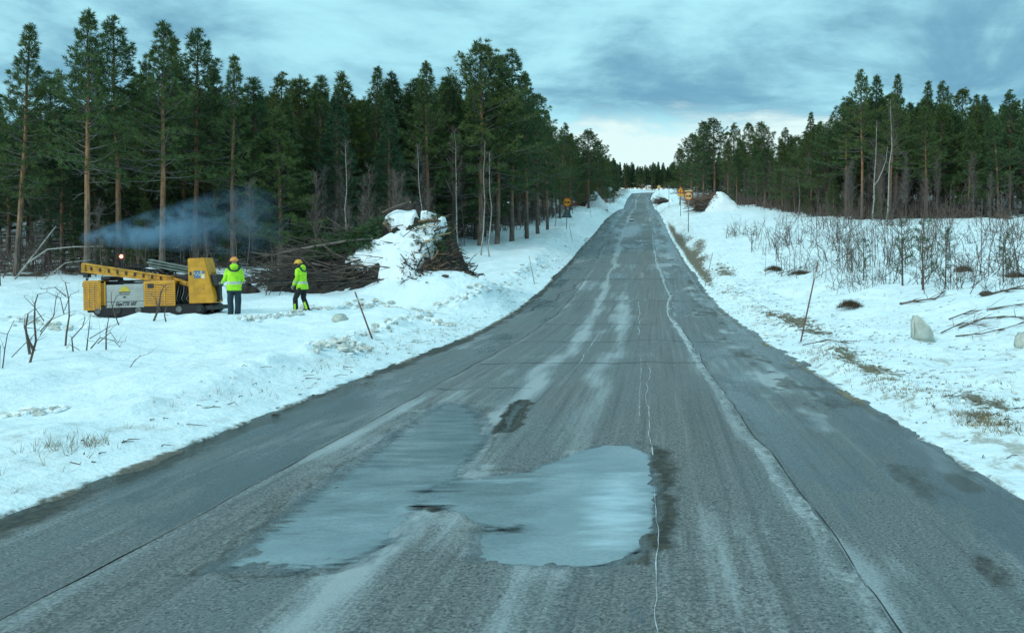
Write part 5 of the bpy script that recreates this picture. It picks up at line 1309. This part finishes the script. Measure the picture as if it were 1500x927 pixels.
part('cut_branches', sA, [mat('dark_wet_branches', (.050, .040, .033), .85, var=.5, vscale=2), M_branch, M_log, M_cutwood], bp, kind='stuff')
for i in range(420):
    p = r_.uniform(458, 560) if r_.random() < .8 else r_.uniform(618, 652); x = (p - 560) * kk; y = r_.uniform(-.2, 2.2); h = float(pile_h(np.array(x), np.array(y))) 
    c = np.array([x, y, h * r_.uniform(.82, 1.02) + .05]); az = math.pi + r_.normal(0, .8)
    for k in range(7):
        ct.append(c + np.array([math.cos(az), math.sin(az), 0]) * .1 * k + r_.normal(0, .05, 3)); cd.append(np.array([math.cos(az), math.sin(az), r_.normal(-.1, .25)]))
tufts(nA, np.array(ct), np.array(cd), 12, .15, .012, 3); part('green_boughs', nA, M_needle_dark, bp)
# named logs that show clearly
for (p0, q0, p1, q1, y0_, y1_, rad, m) in ((545, 309, 588, 293, 1.3, 1.2, .06, M_branch), (564, 357, 592, 354, .35, .4, .08, M_log), (404, 372, 520, 352, .1, .2, .06, M_dead), (465, 361, 545, 350, .0, .0, .06, M_dead), (604, 323, 636, 322, .9, 1.0, .06, M_log), (556, 326, 568, 338, .5, .35, .06, M_log), (470, 386, 500, 396, -.9, -.7, .035, M_dead)):
    a = Acc(); A0 = np.array([(p0 - 560) * kk, y0_, (412 - q0) * kk]); A1 = np.array([(p1 - 560) * kk, y1_, (412 - q1) * kk]); mdl = (A0 + A1) / 2 + [0, 0, .04]
    a.tube([A0, mdl, A1], [rad, rad * .95, rad * .85], 10); g = part('log', a, m, bp, True)
    a = Acc(); dv = (A1 - A0) / np.linalg.norm(A1 - A0); a.tube([A1 - dv * .01, A1 + dv * .012], rad * .8, 10); part('cut_end', a, M_cutwood, g)
# far brush piles
def far_pile(px0, px1, rowb, rowt, d, label, seed, snow_from, red):
    k = d / 1200; xc = at((px0 + px1) / 2, d); z = gz(xc, d); w = (px1 - px0) * k; h = (rowb - rowt) * k
    o = thing('brush_pile', label, 'brush pile', (xc, d, z)); r = np.random.default_rng(seed); a = Acc()
    for i in range(230):
        t = r.random(); x = -w / 2 + w * t * .8; y = r.uniform(-1.0, 1.2); zz = h * .85 * r.random() * (1 - abs(t - .45) * 1.3) ; L = r.uniform(1.2, 3.2)
        dv = np.array([-1, r.normal(0, .4), r.normal(.03, .22)]); p0 = np.array([x + .8, y, zz]); a.tube([p0, p0 + dv * L * .5 + r.normal(0, .06, 3), p0 + dv * L], [.055 * r.uniform(.5, 1.3)] * 2 + [.03], 5, m=int(r.integers(0, 3)))
    part('cut_branches', a, [red, M_branch, M_dead], o, kind='stuff')
    gx, gy = np.meshgrid(np.linspace(-w / 2 + w * snow_from, w / 2 + w * .12, 44), np.linspace(-2.6, 2.6, 40)); t = (gx - gx.min()) / (gx.max() - gx.min())
    xm = (gx - gx.min()) / (gx.max() - gx.min())
    env = np.clip(1 - np.abs((xm - .5) / .5) ** 2.6, 0, 1) * np.clip(1 - (np.abs(gy) / 2.5) ** 2, 0, 1)
    hh = h * env * np.interp(xm, [0, .15, .35, .5, .62, .72, .85, 1], [.6, .85, 1.05, 1.0, .8, .66, .62, .5]) * (1 + .35 * fbm(gx * .7, gy * .7, 3, seed)) - .15 - .5 * (env < .02)
    link('snow_cover', grid_mesh('snow_cover', gx, gy, hh, M_snowcap), o)
far_pile(1018, 1078, 302, 272, 112, 'far brush pile with red brown ends right of the road beneath its own snow heap', 3, .22, M_redbranch)
far_pile(848, 886, 303, 279, 150, 'far small brush pile on the left verge near the last pines', 5, .25, M_redbranch)
far_pile(962, 985, 288, 278, 230, 'farthest brown heap of sticks beside the road on the right', 8, .7, M_branch)

# ------------------------------------------------------------------ SIGNS AND STAKES
M_pole = mat('galvanised_pole', (.17, .20, .20), .5, metal=.3, var=.15)
M_syel = mat('sign_yellow', (.75, .33, .02), .45, var=.05); M_spale = mat('faded_sign_yellow', (.72, .47, .16), .5, var=.05)
M_sred = mat('sign_red', (.42, .045, .01), .45, var=.05); M_sback = mat('grey_sign_back', (.07, .10, .10), .5, metal=.3, var=.1)
M_swh = mat('pale_sign_back', (.42, .44, .40), .5, var=.1)
def disc(a, c, r0, r1, y0, y1, m=0, n=32):
    th = np.arange(n) * 2 * np.pi / n
    def ring(q, y): return np.stack([c[0] + q * np.cos(th), np.full(n, y), c[1] + q * np.sin(th)], -1)
    if r0 <= 0: a.loft([ring(r1, y1), ring(r1, y0)], m)
    else: a.loft([ring(r0, y1), ring(r1, y1), ring(r1, y0), ring(r0, y0), ring(r0, y1)], m, cap=False)
def car_symbol(a, cx, cz, s, m):
    poly_plate(a, [(cx - .16 * s, cz - .06 * s), (cx + .16 * s, cz - .06 * s), (cx + .16 * s, cz + .04 * s), (cx + .10 * s, cz + .05 * s), (cx + .07 * s, cz + .13 * s), (cx - .07 * s, cz + .13 * s), (cx - .10 * s, cz + .05 * s), (cx - .16 * s, cz + .04 * s)], -.062, -.05, m)
    for q in (-1, 1): a.box(cx + q * .11 * s - .03 * s, cx + q * .11 * s + .03 * s, -.062, -.05, cz - .10 * s, cz - .058 * s, m)
def sign(px, d, rowt, label, kind, face=M_syel, back_tri=False, dia=.92, tilt=0):
    x = at(px, d); z = gz(x, d); top = zt(rowt, d) - z; o = thing('road_sign', label, 'road sign', (x, d, z)); o.rotation_euler = (0, R(tilt), 0)
    a = Acc(); a.tube([(0, 0, -.5), (0, 0, top - .05)], .042, 10); part('pole', a, M_pole, o, True)
    cz = top - dia / 2
    if kind == 'round':
        a = Acc(); disc(a, (0, cz), 0, dia / 2, -.045, -.035); pl = part('sign_plate', a, face, o)
        a = Acc(); disc(a, (0, cz), dia / 2 * .80, dia / 2 * 1.01, -.052, -.03); part('red_ring', a, M_sred, pl)
        a = Acc(); car_symbol(a, -.15, cz - .02, .85, 0); car_symbol(a, .15, cz - .02, .85, 1); part('car_symbol', a, [M_sred, M_ink], pl)
    elif kind == 'tri':
        h = dia * .87; T3 = lambda s: [(-dia / 2 * s, cz - h * .40 * s), (dia / 2 * s, cz - h * .40 * s), (0, cz + h * .56 * s)]
        a = Acc(); poly_plate(a, T3(1.0), -.045, -.035); pl = part('sign_plate', a, M_sred, o)
        a = Acc(); poly_plate(a, T3(.70), -.052, -.046); part('inner_field', a, M_syel, pl)
        a = Acc(); poly_plate(a, [(-.14, cz - .18), (.14, cz - .18), (.10, cz - .08), (.02, cz - .14), (-.06, cz - .06)], -.058, -.053); a.box(-.02, .02, -.058, -.053, cz - .08, cz + .12); part('symbol', a, M_ink, pl)
        a = Acc(); a.box(-.40, .40, -.045, -.03, cz - h * .4 - .42, cz - h * .4 - .10); part('text_plate', a, M_syel, o)
    elif kind == 'back':
        a = Acc(); disc(a, (0, cz), 0, dia / 2, .03, .04); part('sign_plate', a, face, o)
    elif kind == 'backtri':
        pass
    if back_tri:
        h = .95; c2 = cz - dia / 2 - .10 - h - .08; a = Acc(); poly_plate(a, [(-.55, c2 + .08), (.55, c2 + .08), (0, c2 + h + .08)], .035, .05); part('sign_back', a, M_sback, o)
        a = Acc(); a.box(-.25, .25, .02, .034, c2 + .25, c2 + .30); part('bracket', a, M_pole, o)
    if kind == 'round' and not back_tri:
        a = Acc(); a.box(-.38, .38, -.045, -.03, cz + dia / 2 + .02, cz + dia / 2 + .14); part('text_plate', a, M_spale, o)
    return o
sign(830, 80, 289.5, 'round orange no overtaking sign with grey triangular sign back beneath on the left verge', 'round', back_tri=True, tilt=1)
sign(1008.5, 80, 281, 'nearest pale yellow round sign on the right verge', 'round', face=M_spale, dia=.84)
sign(997, 108, 272.5, 'red bordered triangular warning sign behind the pale round sign on the right', 'tri', dia=1.1)
sign(893.5, 182, 274, 'pale round sign seen on the far left verge', 'back', face=M_swh, dia=1.05)
sign(965.5, 262, 271.5, 'small pale sign where the road bends away', 'back', face=M_spale, dia=1.1)
sign(980, 150, 272, 'grey bare post sign between the road bend and the warning triangle', 'back', face=M_sback, dia=.5)
M_stake = mat('weathered_red_stake', (.17, .085, .07), .7, var=.3, vscale=6); M_stake2 = mat('pale_plastic_stake', (.30, .27, .24), .7, var=.2)
for bx, by, tx, ty, d, lab, m in ((545, 498, 520, 430, None, 'nearest leaning marker stick on the left snowbank', M_stake), (783, 402, 775, 361, 44, 'second leaning marker stick along the left verge', M_stake2), (839, 358, 834, 334, 74, 'thin marker stick at the foot of the left round sign', M_stake2), (866, 333, 863, 310, 112, 'small far marker stick on the left verge', M_stake2),
                                  (1173, 500, 1198, 384, 21, 'tall nearest marker stick leaning right on the right verge', M_stake), (1033, 400, 1044, 351, 44, 'second marker stick on the right verge, leaning right', M_stake2), (886, 318, 885, 303, 150, 'marker stick on the left verge below the far pale sign', M_stake2), (962, 306, 962, 290, 165, 'far marker stick on the right verge near the bend', M_stake2)):
    d = d or dist_for(bx, by); x = at(bx, d); z = gz(x, d); k = d / 1200; a = Acc()
    v = np.array([(tx - bx) * k, 0, (by - ty) * k]); a.tube([-v * .12, v * .5, v], [.021, .020, .018], 8); o = link('marker_stick', a.mesh('marker_stick', m, True), loc=(x, d, z)); tag(o, lab, 'marker stick', 'snow marker sticks along the road')
    if m is M_stake:
        a = Acc(); a.tube([v * .80, v * .88], .0235, 8); part('reflector_band', a, M_swh, o)

# ------------------------------------------------------------------ BLOCKS, CLODS, GRASS AND LITTER
def wedge(name, pts, d, th_, label):
    k = d / 1200; px0, py0 = pts[0]; x0 = at(px0, d); z0 = gz(x0, d); bm = bmesh.new(); n = len(pts)
    f = bm.faces.new([bm.verts.new(((p - px0) * k, -th_ / 2, (py0 - q) * k - .03)) for p, q in pts]); ex = bmesh.ops.extrude_face_region(bm, geom=[f])
    bmesh.ops.translate(bm, verts=[v for v in ex['geom'] if isinstance(v, bmesh.types.BMVert)], vec=(.06, th_, .02)); bmesh.ops.recalc_face_normals(bm, faces=bm.faces[:])
    bmesh.ops.bevel(bm, geom=bm.edges[:], offset=.05, segments=3, affect='EDGES'); bmesh.ops.subdivide_edges(bm, edges=bm.edges[:], cuts=1, use_grid_fill=True)
    for v in bm.verts: v.co += Vector([float(fbm(np.array(v.co[i] * 5 + 3), np.array(v.co[(i + 1) % 3] * 5 + d), 3, 5)) * .05 for i in range(3)])
    a = Acc(); a.bm(bm); o = link(name, a.mesh(name, M_ice_blk, True), loc=(x0, d, z0)); tag(o, label, 'snow block')
M_ice_blk = mat('dirty_ice', (.46, .48, .42), .65, var=.16, vscale=5, bump=.4, bscale=16)
wedge('snow_block', [(1333, 500), (1368, 502), (1362, 484), (1350, 470), (1340, 463), (1333, 468)], dist_for(1348, 499), .35, 'upright wedge of dirty ice lying below the right thicket')
wedge('snow_block', [(1484, 510), (1515, 512), (1512, 492), (1496, 484), (1488, 490)], dist_for(1495, 509), .4, 'dirty ice block cut off by the right edge of the view')
wedge('snow_block', [(487, 470), (506, 472), (505, 462), (496, 457), (489, 462)], dist_for(496, 470), .4, 'rounded clod of old snow left of the nearest left marker stick')
# crumbs of ploughed snow
r_ = np.random.default_rng(23); a = Acc()
def clod(a, x, d, s, m=0):
    th = np.arange(7) * 2 * np.pi / 7; rings = []; z = gz(x, d)
    for ph in (-1.3, -.6, .1, .7, 1.3):
        k = s * (1 + r_.normal(0, .22, 7)) * math.cos(ph); rings.append(np.stack([x + k * np.cos(th) * 1.2, d + k * np.sin(th), np.full(7, z + s * .35 + s * .75 * math.sin(ph)) + r_.normal(0, s * .08, 7)], -1))
    a.loft(rings, m)
def line_clods(pts, n, w, smin, smax):
    pts = [np.array((at(p, dist_for(p, q)), dist_for(p, q))) for p, q in pts]; 
    for i in range(n):
        t = r_.random() * (len(pts) - 1); j = min(int(t), len(pts) - 2); c = pts[j] * (1 - t + j) + pts[j + 1] * (t - j) + r_.normal(0, w, 2); clod(a, c[0], c[1], r_.uniform(smin, smax) * (.5 + r_.random()), int(r_.random() < .6))
line_clods([(455, 505), (500, 508), (560, 480), (600, 465), (640, 448), (690, 432), (720, 425)], 210, .12, .03, .085)
line_clods([(515, 452), (560, 446), (600, 452), (640, 475), (665, 478)], 130, .14, .03, .08)
line_clods([(350, 468), (390, 466), (430, 462), (460, 450), (515, 452)], 150, .12, .03, .07)
line_clods([(455, 452), (500, 450), (540, 445)], 60, .2, .03, .1)
line_clods([(500, 515), (520, 512), (530, 508)], 40, .12, .03, .09)
line_clods([(0, 612), (30, 608), (60, 605), (100, 600)], 50, .06, .02, .05)
line_clods([(40, 470), (80, 478), (100, 485), (20, 465)], 50, .25, .04, .10)
line_clods([(700, 428), (760, 405), (800, 390), (860, 350)], 130, .35, .04, .09)
line_clods([(1010, 345), (1030, 380), (1080, 440), (1150, 500)], 150, .25, .02, .05)
for i in range(240):
    d = 9 + 30 * r_.random(); x = CX(d) + HW + r_.uniform(.6, 5); clod(a, x, d, r_.uniform(.008, .035), int(r_.random() < .5))
o = link('snow_clods', a.mesh('snow_clods', [M_snowcap, M_dirtysnow]), kind='stuff'); o['label'] = 'crumbled lumps of ploughed snow strewn along the verges'; o['category'] = 'snow clods'
# dead grass and litter of twigs
M_grass = mat('dead_grass', (.22, .17, .09), .85, var=.4, vscale=3); M_lit = mat('bark_litter', (.065, .05, .035), .9, var=.5, vscale=8)
a = Acc(); ct = []; cd = []
def tuft_at(x, d, n=1, w=.1):
    for _ in range(n):
        xx, dd_ = x + r_.normal(0, w), d + r_.normal(0, w * 1.5); ct.append((xx, dd_, gz(xx, dd_) - .01)); cd.append((r_.normal(0, .25), r_.normal(0, .25), .8))
for p, q, n, w in ((1440, 617, 160, .13), (1465, 628, 90, .15), (1420, 608, 60, .12), (1225, 522, 80, .2), (1255, 540, 90, .2), (1290, 556, 80, .2), (1330, 575, 90, .2), (1370, 590, 50, .2), (1200, 515, 80, .25), (1130, 470, 60, .3), (1100, 450, 60, .3)):
    d = dist_for(p, q); tuft_at(at(p, d), d, n, w)
for i in range(240):
    d = 6 + 34 * r_.random() ** 1.3; tuft_at(CX(d) + HW + r_.uniform(.9, 2.4), d, 2, .1)
tufts(a, np.array(ct), np.array(cd), 5, .075, .004, 77, spread=.9)
ct = []; cd = []
for p, q, n, w in ((115, 655, 26, .12), (95, 658, 16, .1), (135, 650, 12, .06)):
    d = dist_for(p, q); tuft_at(at(p, d), d, n, w)
for i in range(70):
    d = 7 + 20 * r_.random(); tuft_at(CX(d) - HW - r_.uniform(.5, 1.3), d, 2, .12)
tufts(a, np.array(ct), np.array(cd), 5, .11, .003, 78, spread=.5)
o = link('dead_grass', a.mesh('dead_grass', M_grass), kind='stuff'); o['label'] = 'dead yellow brown grass poking through the snow on both verges'; o['category'] = 'grass'
a = Acc()
for i in range(900):
    k = r_.random()
    if k < .55: d = 8 + 34 * r_.random(); x = CX(d) + HW + abs(r_.normal(1.3, .6))
    elif k < .8: d = 14 + 30 * r_.random(); x = CX(d) + HW + r_.uniform(2, 7)
    else: d = 8 + 30 * r_.random(); x = CX(d) - HW - abs(r_.normal(.7, .4))
    az = r_.normal(.3, .8); L = r_.uniform(.03, .30) * r_.random() * (.5 + d / 40) + .02; z = gz(x, d) + .012; v = np.array([math.cos(az), math.sin(az) * .6, r_.normal(0, .08)]) * L
    a.tube([(x, d, z), np.array([x, d, z + .01]) + v * .5 + r_.normal(0, .012, 3), np.array([x, d, z]) + v], [.004 + .006 * r_.random(), .005, .003], 4, cap=False)
o = link('twig_litter', a.mesh('twig_litter', M_lit), kind='stuff'); o['label'] = 'scattered bark and twig litter on the snow beside the asphalt'; o['category'] = 'litter'
# separate branches lying on the right bank
for pts, rad, lab in (([(1318, 448), (1345, 444), (1370, 440), (1385, 430)], .03, 'dark bent branch lying at the near edge of the right thicket'), ([(1405, 482), (1440, 472), (1470, 466), (1500, 470), (1530, 464)], .022, 'long bowed branch lying above the ice blocks at right'), ([(1390, 470), (1420, 462), (1460, 455), (1500, 450)], .018, 'thin branch parallel above the long bowed one at right'), ([(1400, 495), (1440, 494), (1470, 484), (1500, 478)], .016, 'lowest of the branches lying between the two ice blocks'), ([(1450, 433), (1480, 428), (1520, 422)], .035, 'short thick branch lying at the far right edge under the thicket'), ([(1140, 402), (1160, 398), (1175, 392)], .022, 'thin stick lying left of the tall marker stick'), ([(1176, 507), (1215, 504), (1240, 505)], .014, 'thin stick at the foot of the tall marker stick'), ([(1378, 490), (1410, 478), (1445, 480)], .016, 'forked twig right beside the upright ice wedge')):
    P_ = [np.array((at(p, dist_for(p, q)), dist_for(p, q))) for p, q in pts]; c = P_[0]; z0 = gz(*c); a = Acc()
    P3 = [(p[0] - c[0], p[1] - c[1], gz(*p) - z0 + .03 + .05 * (i % 2)) for i, p in enumerate(P_)]; a.tube(P3, np.linspace(rad, rad * .5, len(P3)), 7)
    for j in range(1, len(P3)):
        for _ in range(5):
            dv = np.array(P3[j]) - np.array(P3[j - 1]); dv = dv / np.linalg.norm(dv) + r_.normal(0, .45, 3) * [1, 1, .35]; l = r_.uniform(.3, .9); s = np.array(P3[j]) * .6 + np.array(P3[j - 1]) * .4
            a.tube([s, s + dv * l * .5, s + dv * l + [0, 0, -.02]], [rad * .4, rad * .3, rad * .12], 4, cap=False)
    o = link('fallen_branch', a.mesh('fallen_branch', M_twig2, True), loc=(c[0], c[1], z0)); tag(o, lab, 'branch')
for p, q, s, lab in ((1444, 434, .11, 'dark chunk of bark on the snow at the right of the thicket'), (578, 400, .09, 'dark small lump on the snow slope right of the brush pile mouth'), (652, 407, .08, 'small dark lump low on the snow slope right of the brush pile')):
    d = dist_for(p, q); x = at(p, d); lump('bark_chunk', (x, d, gz(x, d) - .02), (s * 2, s, s * .8), M_lit, lab, 'bark chunk', seed=p % 7, nu=10, nv=6)
d = dist_for(923, 321) ; x = at(925, 118); lump('ice_lump', (x, 118, float(road_z(np.array(x), np.array(118.))) - .02), (.45, .9, .1), M_snowcap, 'white lump of ice lying in the far carriageway', 'ice lump', seed=3)

# ------------------------------------------------------------------ EXHAUST SMOKE
def smoke():
    d = 29.5; k = d / 1200; c = Vector((at(268, d), d, zt(325, d))); a = Acc(); a.ball((0, 0, 0), (4.0, 2.0, 1.75), nu=24, nv=14)
    m = bpy.data.materials.new('diesel_smoke'); m.use_nodes = True; nt = m.node_tree; nt.nodes.remove(nt.nodes['Principled BSDF'])
    t = N(nt, 'ShaderNodeTexCoord'); o_ = t.outputs['Object']; sp = N(nt, 'ShaderNodeSeparateXYZ'); nt.links.new(o_, sp.inputs[0]); x, y, z = sp.outputs
    f = noise(nt, mapping(nt, o_, (.6, .6, .8), (2, 0, 5)), 1.5, 6, .6, .5)
    # plume axis climbs to the right: from the exhaust low on the left to a wide cloud
    tt = maprange(nt, x, -3.6, 2.6, 0, 1, False); ax = math_n(nt, 'ADD', math_n(nt, 'MULTIPLY', tt, .75), -.62)
    wd = math_n(nt, 'ADD', math_n(nt, 'MULTIPLY', tt, 1.25), .26)
    q = math_n(nt, 'DIVIDE', math_n(nt, 'SUBTRACT', z, ax), wd); q2 = math_n(nt, 'MULTIPLY', q, q); y2 = math_n(nt, 'POWER', math_n(nt, 'DIVIDE', y, math_n(nt, 'ADD', wd, .15)), 2.0)
    fall = math_n(nt, 'SUBTRACT', 1.0, math_n(nt, 'ADD', q2, y2), clamp=True)
    ends = math_n(nt, 'MULTIPLY', maprange(nt, x, -3.75, -3.0), maprange(nt, x, 3.9, -.2))
    dn = math_n(nt, 'MULTIPLY', math_n(nt, 'MULTIPLY', maprange(nt, f, .38, .68), fall), ends)
    dn = math_n(nt, 'MULTIPLY', dn, maprange(nt, x, -3.4, 1.2, 3.0, .6))
    dn = math_n(nt, 'MULTIPLY', dn, 1.15)
    v = N(nt, 'ShaderNodeVolumePrincipled'); v.inputs['Color'].default_value = (.40, .72, 1.0, 1); nt.links.new(dn, v.inputs['Density'])
    nt.links.new(v.outputs[0], nt.nodes['Material Output'].inputs['Volume'])
    o = link('exhaust_smoke', a.mesh('exhaust_smoke', m), loc=c, kind='stuff'); o['label'] = 'blue exhaust smoke drifting right over the drill rig before the pines'; o['category'] = 'smoke'
smoke()
S.cycles.volume_step_rate = 2.0; S.cycles.volume_max_steps = 96
